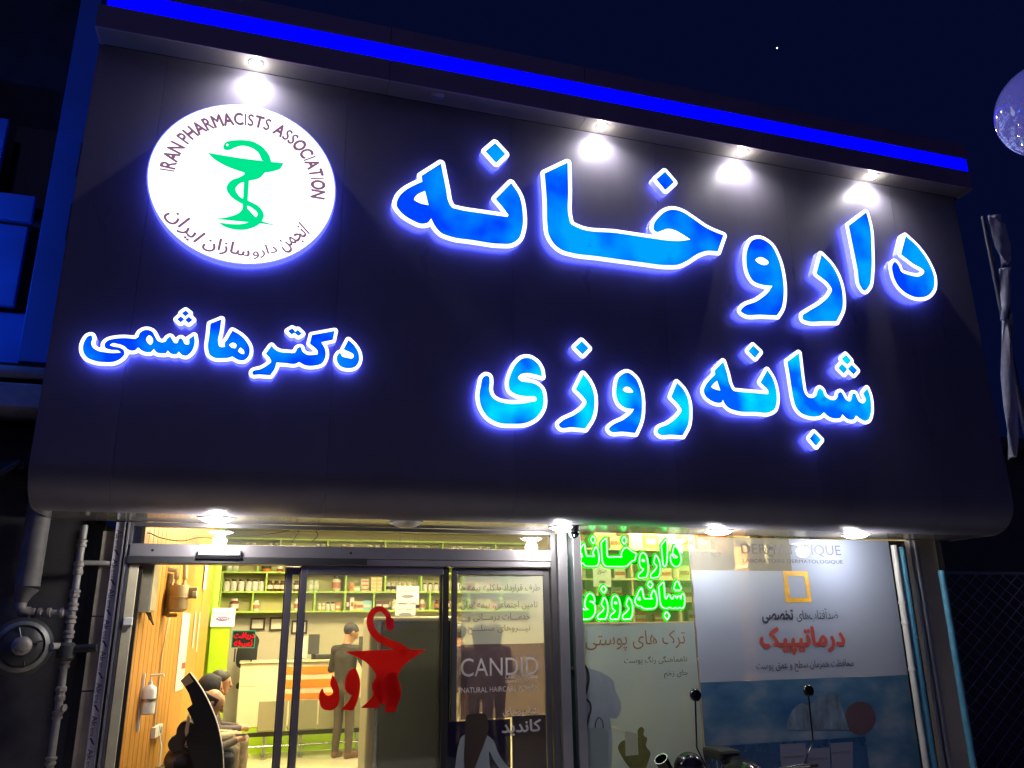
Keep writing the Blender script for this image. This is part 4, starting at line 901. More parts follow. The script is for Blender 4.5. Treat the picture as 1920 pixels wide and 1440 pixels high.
def bottle_at(kind, x, y, z, w, h, body, cap, lab, label, group, name='medicine_bottle'):
    key = (kind, body, cap, lab, round(w, 3), round(h, 3))
    if key not in PROTO:
        if kind == 'box':
            PROTO[key] = [('carton', MB().box(-w / 2, w / 2, 0, w * 0.6, 0, h, 0.003).mesh(), BM[body]), ('print_band', MB().box(-w / 2 + 0.01, w / 2 - 0.01, -0.003, -0.001, h * 0.3, h * 0.62).mesh(), {'w': M_LABELW, 'r': M_LABELR, 'd': M_INK}[lab])]
        else:
            r = w / 2
            PROTO[key] = [('body', MB().lathe([(r * 0.9, 0), (r, 0.01), (r, h * 0.72), (r * 0.62, h * 0.82)], (0, 0, 0), n=12).mesh(), BM[body]),
                          ('cap', MB().lathe([(r * 0.70, h * 0.825), (r * 0.72, h * 0.99), (r * 0.66, h)], (0, 0, 0), n=12).mesh(), M_CAPW if cap == 'w' else M_CAPD),
                          ('paper_label', MB().lathe([(r * 1.02, h * 0.22), (r * 1.02, h * 0.58)], (0, 0, 0), n=12, cap=False).mesh(), {'w': M_LABELW, 'r': M_LABELR, 'd': M_INK}[lab])]
        for n_, me, m in PROTO[key]: me.materials.append(m)
    t = empty(name, (x, y, z), label, 'box' if kind == 'box' else 'bottle', group)
    for n_, me, m in PROTO[key]:
        o = bpy.data.objects.new(n_, me); COL.objects.link(o); o.parent = t
def shelf_put(px, row, wpx, hpx, kind, body, cap, lab, label, group):
    p = at(px, 1110, SHY + 0.10); s = (SHY + 0.1 + 8.1) / 1490 * 1.02
    bottle_at(kind, p.x, SHY + 0.09, ZR[row] + 0.0145, wpx * s, hpx * s, body, cap, lab, label, group, 'medicine_box' if kind == 'box' else 'medicine_bottle')
ORD = ['leftmost', 'second', 'third', 'fourth', 'fifth', 'sixth', 'seventh', 'eighth', 'ninth', 'tenth', 'eleventh', 'twelfth', 'thirteenth', 'fourteenth', 'fifteenth', 'sixteenth', 'seventeenth', 'eighteenth', 'nineteenth', 'twentieth']
for i_, px in enumerate((424, 437, 451, 465, 477, 489)): shelf_put(px, 1, 10.5, 20, 'b', 'white', 'd', 'w', '%s of the six tall white bottles on the middle shelf, counted from the left' % ORD[i_], 'six white bottles on the middle shelf')
for i_, px in enumerate((505, 517.5, 529)): shelf_put(px, 1, 10.5, 18, 'b', 'amber', 'd', 'w', '%s of the three amber bottles with white labels left of the door edge' % ORD[i_], 'three amber bottles on the middle shelf')
shelf_put(441, 0, 15, 20, 'b', 'red', 'w', 'w', 'squat red jar with white lid on the lowest shelf at the left', None)
shelf_put(482, 0, 11, 17, 'b', 'white', 'w', 'r', 'small white jar with rust label beside a shelf divider', None)
shelf_put(425, 2, 11, 22, 'b', 'green', 'w', 'w', 'leftmost pale green bottle at the left end of the third shelf', 'pale green bottles on the third shelf')
shelf_put(437, 2, 11, 22, 'b', 'green', 'w', 'w', 'second pale green bottle from the left end of the third shelf', 'pale green bottles on the third shelf')
shelf_put(496, 2, 16, 22, 'b', 'orange', 'd', 'd', 'large dark lidded orange jar on the third shelf', None)
shelf_put(522, 2, 11, 22, 'b', 'red', 'w', 'w', 'red and white jar near the door edge on the third shelf', None)
shelf_put(555, 1, 10.5, 18, 'b', 'amber', 'd', 'w', 'single amber bottle seen between the two door stiles', None)
shelf_put(558, 0, 9, 20, 'b', 'white', 'w', 'r', 'white bottle with rust label between the door stiles on the lowest shelf', None)
for px, sd_ in ((582, 'left'), (592, 'right')): shelf_put(px, 1, 9, 19, 'b', 'green', 'w', 'w', sd_ + ' slim pale green bottle of the pair right of the door stile', 'pair of pale green bottles')
shelf_put(630, 1, 15, 26, 'b', 'cream', 'd', 'r', 'large cream canister with rust label on the middle shelf', None)
for k in range(3): shelf_put(684, 1, 14, 7, 'box', 'cream', 'w', 'r', ('lowest', 'middle', 'topmost')[k] + ' flat cream medicine box in the stack left of the yellow boxes', 'stack of flat cream boxes'); COL.objects[-3].location.z += 0.0688 * k
for i in range(2):
    for k in range(4):
        shelf_put(700 + 11 * i, 1, 10, 6.2, 'box', 'yellow', 'w', 'w', '%s yellow medicine box from below in the %s column of the stack' % (('first', 'second', 'third', 'fourth')[k], ('left', 'right')[i]), 'stacked yellow boxes'); COL.objects[-3].location.z += 0.0608 * k
for i_, px in enumerate((727, 737, 747, 757, 767)): shelf_put(px, 1, 8.5, 15, 'b', 'cream', 'w', 'd', ORD[i_] + ' small dark labelled jar in the row right of the yellow boxes', 'row of small jars on the middle shelf')
for i_, px in enumerate((796, 806, 817, 826)): shelf_put(px, 1, 8.5, 15, 'b', 'white', 'd', 'w', ORD[i_] + ' small white jar in the row at the right of the red sticker', 'row of small white jars')
for px, sd_ in ((600, 'left'), (607.5, 'right')): shelf_put(px, 0, 6.5, 12, 'b', 'yellow', 'w', 'w', sd_ + ' tiny yellow bottle of the pair on the lowest shelf', 'pair of tiny yellow bottles')
for px, sd_ in ((616, 'left'), (625, 'right')): shelf_put(px, 0, 8, 14, 'b', 'white', 'd', 'w', sd_ + ' small white bottle right of the tiny yellow bottles', 'pair of small white bottles')
shelf_put(635, 0, 8, 13, 'box', 'orange', 'w', 'w', 'orange medicine box on the lowest shelf', None)
for px, c in ((653, 'amber'), (661, 'white'), (667, 'yellow')): shelf_put(px, 0, 6.5, 22 if c != 'yellow' else 16, 'box', c, 'w', 'r' if c != 'amber' else 'w', 'upright %s carton right of the wide shelf upright' % c, None)
shelf_put(676, 0, 13, 15, 'box', 'cream', 'w', 'r', 'cream and rust medicine box left of the light blue box', None)
shelf_put(690, 0, 15, 16, 'box', 'blue', 'w', 'w', 'light blue medicine box on the lowest shelf', None)
for px, sd_ in ((711, 'left'), (724, 'right')): shelf_put(px, 0, 12, 16, 'box', 'amber', 'w', 'w', sd_ + ' dark brown medicine box with pale band on the lowest shelf', 'pair of dark brown boxes')
for i_, px in enumerate((860, 868, 905, 914, 923)): shelf_put(px, 1, 8, 15, 'b', 'white', 'w', 'w', ORD[i_] + ' white bottle on the shelf seen through the insurance lettering', 'bottles behind the insurance lettering')
for row, lab in ((3, 'jar on the upper shelf seen through the transom glass'),):
    for i, px in enumerate((455, 468, 500, 512, 545, 590, 602, 640, 655, 690, 705, 718, 760, 775, 800, 850, 862, 900, 915, 960)):
        shelf_put(px, row, 11, 16, 'b', ('white', 'green', 'cream', 'yellow')[i % 4], 'w', 'w', '%s %s' % (ORD[i] + ' from the left', lab), 'jars on the upper shelf')
rn_ = random.Random(11)
for row, lo_, hi_, nm_ in ((0, 735, 800, 'lowest'), (0, 815, 850, 'lowest right'), (1, 655, 674, 'middle'), (2, 565, 640, 'third'), (2, 660, 730, 'third middle'), (2, 750, 840, 'third right'), (0, 885, 935, 'lowest far right'), (1, 875, 950, 'middle far right')):
    px_ = lo_; q_ = 0
    while px_ < hi_:
        w_ = rn_.choice((6, 7.5, 9, 11)); h_ = rn_.choice((9, 12, 15, 18)); c_2 = rn_.choice(list(BC))
        shelf_put(px_ + w_ / 2, row, w_, h_, rn_.choice(('box', 'box', 'b')), c_2, rn_.choice('wd'), rn_.choice('wrd'), '%s pack, %s of the mixed group on the %s shelf stretch' % (c_2, ORD[q_], nm_), 'mixed packs on the green shelves'); q_ += 1
        px_ += w_ + rn_.choice((0.8, 1.5, 4))
# framed certificates on the back wall
M_FRAME = mat('dark wooden frame', (0.035, 0.015, 0.008), 0.4)
for px0, px1, y0, y1, lab in ((468, 498, 1158, 1182, 'dark framed certificate under the shelves, the left one'), (504, 533, 1157, 1183, 'dark framed certificate under the shelves touching the door edge'), (545, 577, 1163, 1189, 'framed certificate seen through the glass between door stiles')):
    a, b = at(px0, y1, 6.30), at(px1, y0, 6.30)
    t = empty('framed_certificate', (a.x, 6.31, a.z), lab, 'frame', 'framed certificates')
    MB().box(a.x, b.x, 6.285, 6.315, a.z, a.z + 0.03).box(a.x, b.x, 6.285, 6.315, b.z - 0.03, b.z).box(a.x, a.x + 0.03, 6.285, 6.315, a.z + 0.03, b.z - 0.03).box(b.x - 0.03, b.x, 6.285, 6.315, a.z + 0.03, b.z - 0.03).build('frame', M_FRAME, t)
    MB().box(a.x + 0.031, b.x - 0.031, 6.295, 6.305, a.z + 0.031, b.z - 0.031).build('sheet', M_PAPER, t)

# ---- counter, desk things
CYY = 5.05
ct = empty('service_counter', at(620, 1400, CYY), 'cream service counter with orange stripes', 'counter')
ztop = at(520, 1239, CYY).z; cx0 = at(452, 1240, CYY).x; cx1 = at(690, 1240, CYY).x
M_CNT = mat('cream laminate counter', (0.66, 0.60, 0.40), 0.35, noise=0.04, nscale=2)
zs_ = at(520, 1285, CYY).z
box('front_panel', cx0, cx1, CYY, CYY + 0.03, zs_ + 0.003, ztop - 0.03, M_CNT, ct); box('front_panel', cx0, cx1, CYY, CYY + 0.03, 0.36, zs_ - 0.003, M_CNT, ct)
box('counter_top', cx0 - 0.02, cx1, CYY - 0.03, CYY + 0.55, ztop - 0.028, ztop, M_CNT, ct, bev=0.004)
box('plinth', cx0, cx1, CYY + 0.01, CYY + 0.5, 0.0, 0.355, M_LIME, ct)
M_OR = mat('orange laminate stripe', (0.72, 0.22, 0.012), 0.4)
for y0, y1 in ((1250, 1264), (1274, 1290), (1300, 1312)):
    box('orange_stripe', at(528, 1270, CYY).x, at(640, 1270, CYY).x, CYY - 0.006, CYY - 0.001, at(570, y1, CYY).z, at(570, y0, CYY).z, M_OR, ct)
lb = empty('led_board', at(457, 1215, 4.98), 'black light board with red Persian lettering and green border on the counter', 'sign')
LBY = 4.98
q = [xz(x, y, LBY) for x, y in ((436, 1182), (480, 1182), (477, 1215), (433, 1215))]
link('case', filled([q], LBY, 0.05), mat('black board', (0.006, 0.006, 0.007), 0.3), lb)
qi = [xz(x, y, LBY) for x, y in ((437.5, 1183.5), (478.5, 1183.5), (475.5, 1213.5), (434.5, 1213.5))]
link('border', filled([q, qi], LBY - 0.002), emit('green board border', (0.10, 0.75, 0.25), 0.7), lb)
M_LED = emit('red LED lettering', (1.0, 0.01, 0.015), 1.3)
sign_text('lettering', 'دریافت', 439, 1186, 477, 1199, LBY - 0.004, M_LED, lb, True, bold=0.016)
sign_text('lettering', 'نسخه', 439, 1200, 473, 1212, LBY - 0.004, M_LED, lb, True, bold=0.02)
for s in (-0.12, 0.12): box('foot', at(457, 1215, LBY).x + s - 0.01, at(457, 1215, LBY).x + s + 0.01, LBY, LBY + 0.06, ztop, at(457, 1216, LBY).z, M_BLACK, lb)
oc = empty('office_chair', at(470, 1240, 5.8), 'black office chair back behind the red light board', 'chair')
a, b = at(447, 1238, 5.8), at(487, 1187, 5.8)
link('backrest', filled([spline([(a.x, a.z - 0.1), (a.x - 0.02, (a.z + b.z) / 2), (a.x + 0.08, b.z - 0.02), (b.x - 0.1, b.z), (b.x, b.z - 0.1), (b.x - 0.01, (a.z + b.z) / 2), (b.x - 0.06, a.z - 0.1)])], 5.75, 0.07), M_BLACK, oc)
box('seat', a.x, b.x, 5.45, 5.75, 0.86, 0.95, M_BLACK, oc, bev=0.03)
MB().tube([((a.x + b.x) / 2, 5.6, 0.86), ((a.x + b.x) / 2, 5.6, 0.06)], 0.03, 10).build('column', M_CHROME, oc)
for i in range(5):
    an = R(72 * i); MB().tube([((a.x + b.x) / 2, 5.6, 0.08), ((a.x + b.x) / 2 + 0.26 * math.cos(an), 5.6 + 0.26 * math.sin(an), 0.03)], 0.025, 8).build('leg', M_BLACK, oc)
for px0, px1, y0, lab in ((577, 600, 1189, 'dark computer monitor on the counter left of the standing man'), (672, 685, 1193, 'dark monitor edge right of the standing man')):
    Y = 5.3; a, b = at(px0, 1233, Y), at(px1, y0, Y)
    t = empty('computer_monitor', (a.x, Y, ztop), lab, 'monitor', 'monitors on the counter')
    MB().box(a.x, b.x, Y, Y + 0.04, a.z + 0.05, b.z, 0.006).build('screen_case', mat('charcoal monitor plastic', (0.05, 0.05, 0.055), 0.4), t)
    MB().box((a.x + b.x) / 2 - 0.03, (a.x + b.x) / 2 + 0.03, Y + 0.01, Y + 0.03, ztop + 0.001, a.z + 0.05).build('stand', M_BLACK, t)
a, b = at(556, 1234, 5.2), at(577, 1192, 5.2)
tag(link('notice_sheet', filled([[(a.x, a.z), (b.x, a.z), (b.x, b.z), (a.x + 0.04, b.z - 0.02)]], 5.2, 0.012), M_PAPER), 'white notice sheet standing on the counter beside the monitor', 'paper')
a, b = at(590, 1241, 5.25), at(640, 1222, 5.25)
tag(MB().box(a.x, b.x, 5.22, 5.4, ztop, ztop + 0.07, 0.02).build('keyboard', M_BLACK), 'dark keyboard lying on the counter in front of the monitor', 'keyboard')
# hanging paper signs behind the door glass
for px0, px1, y0, y1, words, lab in ((743, 786, 1099, 1131, 'دکتر داروساز', 'white hanging paper sign naming the pharmacist'), (741, 779, 1133, 1154, 'تحویل دارو', 'white hanging paper sign for medicine pick up')):
    Y = 2.6; a, b = at(px0, y1, Y), at(px1, y0, Y)
    t = empty('hanging_sign', (a.x, Y, a.z), lab, 'sign', 'hanging paper signs')
    MB().box(a.x, b.x, Y, Y + 0.006, a.z, b.z).build('board', M_WHITEP, t)
    sign_text('lettering', words, px0 + 6, y0 + 5, px1 - 5, y0 + 12, Y - 0.003, M_INK, t, True)
    o2 = at((px0 + px1) / 2, y0 + 19, Y); link('oval_mark', filled([[(o2.x + 0.085 * math.cos(R(20 * i)), o2.z + 0.022 * math.sin(R(20 * i))) for i in range(18)]], Y - 0.003), mat('grey oval mark', (0.25, 0.23, 0.25), 0.5), t)
    for s in (a.x + 0.03, b.x - 0.03): MB().tube([(s, Y + 0.003, b.z), (s, Y + 0.003, 3.34)], 0.0015, 4).build('cord', M_CABLE, t)
# ---- tall dark fridge behind the door
rf = empty('display_fridge', at(775, 1440, 1.0), 'tall grey fridge cabinet with black glass front behind the red sticker', 'fridge')
fa0, fa1 = at(689, 1300, 1.0).x, at(851, 1300, 1.0).x; fz = at(770, 1156, 1.0).z
M_FRG = mat('grey fridge enamel', (0.36, 0.33, 0.24), 0.4)
box('cabinet', fa0, fa1, 1.02, 1.6, 0.05, fz, M_FRG, rf, bev=0.03)
box('glass_door', at(711, 1300, 1.0).x, at(843, 1300, 1.0).x, 0.995, 1.012, 0.12, fz - 0.05, mat('black fridge glass', (0.004, 0.007, 0.008), 0.12, spec=0.15), rf, bev=0.004)
box('door_edge', at(703, 1300, 1.0).x, at(709, 1300, 1.0).x, 0.985, 1.016, 0.12, fz - 0.05, M_CHROME, rf)
for dx in (0.06, fa1 - fa0 - 0.06): MB().lathe([(0.02, 0), (0.02, 0.049)], (fa0 + dx, 1.1, 0), n=10).build('foot', M_BLACK, rf)

# ---- waiting benches
M_SEAT = mat('grey green metal seat', (0.30, 0.29, 0.18), 0.4, 0.3, noise=0.06, nscale=4)
wb = empty('waiting_bench', at(600, 1398, 4.55), 'row of grey metal waiting chairs seen from behind before the counter', 'bench')
BYY = 4.45; bx0, bx1 = at(483, 1330, BYY).x, at(706, 1330, BYY).x; n = 4; sw_ = (bx1 - bx0) / n
zb0, zb1 = at(560, 1368, BYY).z, at(560, 1312, BYY).z
for i in range(n):
    a, b = bx0 + sw_ * i + 0.012, bx0 + sw_ * (i + 1) - 0.012
    MB().box(a, b, BYY, BYY + 0.02, zb0, zb1, 0.008).build('backrest', M_SEAT, wb)
    MB().box(a, b, BYY + 0.02, BYY + 0.42, zb0 - 0.01, zb0 + 0.01, 0.008).build('seat', M_SEAT, wb)
MB().box(bx0 - 0.3, bx1 + 0.25, BYY + 0.12, BYY + 0.18, zb0 - 0.085, zb0 - 0.03).build('beam', M_BLACK, wb)
MB().tube([(bx0 - 0.3, BYY + 0.05, 0.16), (bx1 + 0.2, BYY + 0.05, 0.16)], 0.012, 8).build('rail', M_CHROME, wb)
for x in (bx0 + 0.12, bx0 + 0.62, bx1 - 0.25):
    MB().box(x - 0.02, x + 0.02, BYY + 0.11, BYY + 0.19, 0.03, zb0 - 0.085).box(x - 0.03, x + 0.03, BYY - 0.05, BYY + 0.40, 0.0, 0.03).build('leg', M_CHROME, wb)
ws = empty('waiting_bench', (-0.62, 1.4, 0), 'dark waiting bench along the timber wall under the seated people', 'bench')
for k in range(4):
    y = 0.62 + 0.48 * k; wall_x = W0.x + (y - W0.y) / wd.y * wd.x
    MB().box(wall_x + 0.10, wall_x + 0.52, y - 0.21, y + 0.21, 0.40, 0.43, 0.01).build('seat', M_BLACK, ws)
MB().box(-0.72, -0.64, 0.40, 2.4, 0.33, 0.395).build('beam', M_CHROME, ws)
for y in (0.7, 2.1): MB().box(-0.70, -0.66, y - 0.02, y + 0.02, 0.02, 0.33).box(-0.92, -0.42, y - 0.03, y + 0.03, 0.0, 0.02).build('leg', M_CHROME, ws)

# ---- curved black stand with white edge just inside the door
BK = 0.50
bs = empty('curved_stand', at(400, 1440, BK), 'tall black curved display stand with thin white edge inside the door', 'stand')
ZB5 = (300, 1230, 6.857)
outer = spline([(380,212,1),(470,330),(560,470),(640,630),(710,800),(765,1000),(800,1200),(815,1440,1)], closed=False)
outer = outer[:-1] + [(815, 1440), (815, 1900)]
inner = [(470, 1900), (440, 1440), (390, 1270), (345, 1150), (330, 1040), (385, 960), (440, 890), (385, 760), (345, 680), (415, 622), (370, 480), (318, 395), (262, 318)]
link('shell', filled([zpoly(outer + inner, ZB5, BK)], BK, 0.06), mat('glossy black stand', (0.010, 0.009, 0.009), 0.22, noise=0.2, nscale=5), bs)
link('top_block', filled([zpoly([(262, 318), (375, 235), (430, 330), (318, 395)], ZB5, BK)], BK - 0.004, 0.002), mat('grey brown stand top', (0.16, 0.11, 0.06), 0.5), bs)
edge = [(x + 8, y - 6) for x, y in outer]
link('white_edge', filled([zpoly(outer + edge[::-1], ZB5, BK)], BK - 0.006, 0.07), mat('white edge strip', (0.75, 0.72, 0.65), 0.5), bs)
# bag hanging behind the stand
bgp = 0.72
hb = empty('black_bag', at(330, 1440, bgp), 'black bag with a white strap hanging on the timber wall behind the curved stand', 'bag')
link('body', filled([zpoly(spline([(330,840),(260,870),(220,930),(200,1020),(130,1070),(100,1140),(125,1210),(200,1235),(290,1205),(370,1260),(420,1440),(520,1440),(540,900),(420,860)]), ZB5, bgp)], bgp, 0.16), mat('black bag cloth', (0.012, 0.011, 0.011), 0.75, noise=0.3, nscale=12), hb)
link('strap', filled([zpoly(spline([(360,740,1),(395,800,1),(370,950),(375,1040),(430,1085,1),(350,1180,1),(312,1150,1),(335,1090),(322,960),(340,850)]), ZB5, bgp)], bgp - 0.02, 0.015), M_PAPER, hb)
MB().box(*sorted((at(346, 1398, bgp - 0.025).x, at(359, 1398, bgp - 0.025).x)), bgp - 0.028, bgp - 0.024, at(350, 1398, bgp).z, at(350, 1396, bgp).z).build('strap_mark', M_REDL, hb)

# ---- display shelf behind the second window
DSY = 1.6
ds = empty('display_shelf', at(1250, 1300, DSY), 'cream display shelving with orange cartons behind the green light sign', 'shelf')
dx0, dx1 = at(1070, 1100, DSY).x, at(1560, 1100, DSY).x
DZ = [at(1190, y, DSY).z for y in (1240, 1168, 1128, 1086, 1030)]
M_SHELFC = mat('cream shelf board', (0.66, 0.58, 0.36), 0.5)
for z in DZ: box('shelf_board', dx0, dx1, DSY, DSY + 0.4, z - 0.012, z + 0.012, M_SHELFC, ds)
for px in (1068, 1120, 1186, 1274, 1416, 1560): x = at(px, 1090, DSY).x; box('upright', x - 0.012, x + 0.012, DSY + 0.002, DSY + 0.398, 0.0, DZ[-1] + 0.5, M_SHELFC, ds)
box('shelf_back', dx0, dx1, DSY + 0.402, DSY + 0.42, 0.0, DZ[-1] + 0.5, mat('sand shelf back', (0.62, 0.53, 0.30), 0.6), ds)
cols = ['orange', 'cream', 'white', 'orange', 'yellow', 'white', 'cream', 'green']
rnd = random.Random(3)
for r_ in range(1, 5):
    x = dx0 + 0.05; i = r_; cnt_ = 0
    while x < dx1 - 0.2:
        w = rnd.choice((0.12, 0.16, 0.20)); h = rnd.choice((0.10, 0.14, 0.17)) if r_ != 4 else rnd.choice((0.16, 0.22))
        c = cols[(i * 3 + r_) % 8]; i += 1
        if all(abs(x + w / 2 - at(px, 1090, DSY).x) > w / 2 + 0.02 for px in (1120, 1186, 1274, 1416)):
            bottle_at('box', x + w / 2, DSY + 0.08, DZ[r_] + 0.0125, w, h, c, 'w', 'r' if c in ('white', 'cream') else 'w', '%s carton, %s on the %s display board behind the window' % (c, ORD[cnt_] + (' from the left' if cnt_ else ''), ['', 'lowest', 'second', 'third', 'top'][r_]), 'cartons on the display shelving', 'display_carton'); cnt_ += 1
        x += w + rnd.choice((0.02, 0.05, 0.11))
tt = at(1128, 1060, DSY - 0.02)
sg = empty('cashier_sign', (tt.x, DSY - 0.02, tt.z), 'small white cashier sign with an oval mark behind the green light sign', 'sign')
a, b = at(1113, 1100, DSY - 0.02), at(1144, 1052, DSY - 0.02)
MB().box(a.x, b.x, DSY - 0.02, DSY - 0.012, a.z, b.z).build('board', M_WHITEP, sg)
sign_text('lettering', 'صندوق', 1120, 1066, 1137, 1077, DSY - 0.023, M_INK, sg, True)
o2 = at(1129, 1091, DSY - 0.02); link('oval_mark', filled([[(o2.x + 0.05 * math.cos(R(20 * i)), o2.z + 0.018 * math.sin(R(20 * i))) for i in range(18)]], DSY - 0.023), MATS['grey oval mark'], sg)
# stack of cartons on top, seen beside the poster
for i in range(3):
    for k in range(3):
        x = at(1446 + 14 * i, 1045, 0.7).x; z = at(1446, 1060, 0.7).z + 0.085 * k
        bottle_at('box', x, 0.7, z, 0.10, 0.082, 'cream', 'w', 'd', 'small cream carton behind the poster top, %s row, %s column' % (('lowest', 'middle', 'upper')[k], ('left', 'middle', 'right')[i]), 'stacked cartons behind the poster', 'carton')
a, b = at(1400, 1060, 0.68), at(1500, 1062, 0.68)
pb = empty('poster_shelf', (a.x, 0.66, a.z - 0.02), 'narrow shelf behind the poster carrying small cartons', 'shelf')
box('shelf_board', a.x, b.x, 0.66, 0.95, a.z - 0.03, at(1446, 1060, 0.7).z, M_SHELFC, pb)
box('orange_upright', at(1398, 1040, 0.7).x, at(1411, 1040, 0.7).x, 0.66, 0.95, 0.0, 2.66, mat('orange shelf upright', (0.6, 0.28, 0.08), 0.5), pb)
box('upright', b.x - 0.03, b.x, 0.70, 0.95, 0.0, a.z - 0.032, M_SHELFC, pb)

# ================================================================== people (one continuous skin per figure)
def surface(sdf, lo, hi, h):
    """surface nets over a distance function"""
    gx = [np.arange(lo[i], hi[i] + h, h) for i in range(3)]
    P = np.stack(np.meshgrid(*gx, indexing='ij'), -1); D = sdf(P.reshape(-1, 3)).reshape(P.shape[:3]); S = D < 0
    nx, ny, nz_ = [s - 1 for s in D.shape]
    acc = np.zeros((nx, ny, nz_, 3)); cnt = np.zeros((nx, ny, nz_))
    cor = [(i, j, k) for i in (0, 1) for j in (0, 1) for k in (0, 1)]
    def sub(a, c): return a[c[0]:c[0] + nx, c[1]:c[1] + ny, c[2]:c[2] + nz_]
    for a in cor:
        for b in cor:
            d = [b[i] - a[i] for i in range(3)]
            if sorted(d) != [0, 0, 1]: continue
            da, db = sub(D, a), sub(D, b); x = (da < 0) != (db < 0)
            t = np.where(x, da / np.where(x, da - db, 1), 0)[..., None]
            acc += np.where(x[..., None], sub(P, a) * (1 - t) + sub(P, b) * t, 0); cnt += x
    idx = -np.ones((nx, ny, nz_), int); on = cnt > 0; idx[on] = np.arange(on.sum()); V = acc[on] / cnt[on][:, None]; FA = []
    for ax in range(3):
        u, v = [(1, 2), (2, 0), (0, 1)][ax]
        s0 = [slice(None)] * 3; s1 = [slice(None)] * 3; s0[ax] = slice(0, -1); s1[ax] = slice(1, None)
        ch = S[tuple(s0)] != S[tuple(s1)]; I = np.argwhere(ch)
        ok = (I[:, u] > 0) & (I[:, v] > 0) & (I[:, u] < [nx, ny, nz_][u]) & (I[:, v] < [nx, ny, nz_][v]); I = I[ok]
        def g(du, dv): J = I.copy(); J[:, u] -= du; J[:, v] -= dv; return idx[J[:, 0], J[:, 1], J[:, 2]]
        q = np.stack([g(1, 1), g(0, 1), g(0, 0), g(1, 0)], 1); st = S[tuple(s0)][I[:, 0], I[:, 1], I[:, 2]]
        q[~st] = q[~st][:, ::-1]; FA.append(q[(q >= 0).all(1)])
    return V, np.concatenate(FA)
def capsules(prims, k=0.02):
    A_ = np.array([p[0] for p in prims], float); B_ = np.array([p[1] for p in prims], float); RA = [p[2] for p in prims]; RB = [p[3] for p in prims]
    def each(Q):
        out = []
        for a, b, ra, rb in zip(A_, B_, RA, RB):
            ab = b - a; L2 = ab.dot(ab) + 1e-12; t = np.clip((Q - a) @ ab / L2, 0, 1); e = Q - a - t[:, None] * ab
            out.append(np.sqrt((e * e).sum(1)) - (ra + (rb - ra) * t))
        return out
    def f(Q):
        d = None
        for e in each(Q):
            if d is None: d = e
            else:
                hh = np.clip(0.5 + 0.5 * (d - e) / k, 0, 1); d = d * (1 - hh) + e * hh - k * hh * (1 - hh)
        return d
    return f, each
M_SKIN = mat('skin', (0.42, 0.22, 0.13), 0.5); M_EYE = mat('dark eye', (0.02, 0.015, 0.012), 0.3); M_LIP = mat('lips', (0.30, 0.12, 0.09), 0.5)
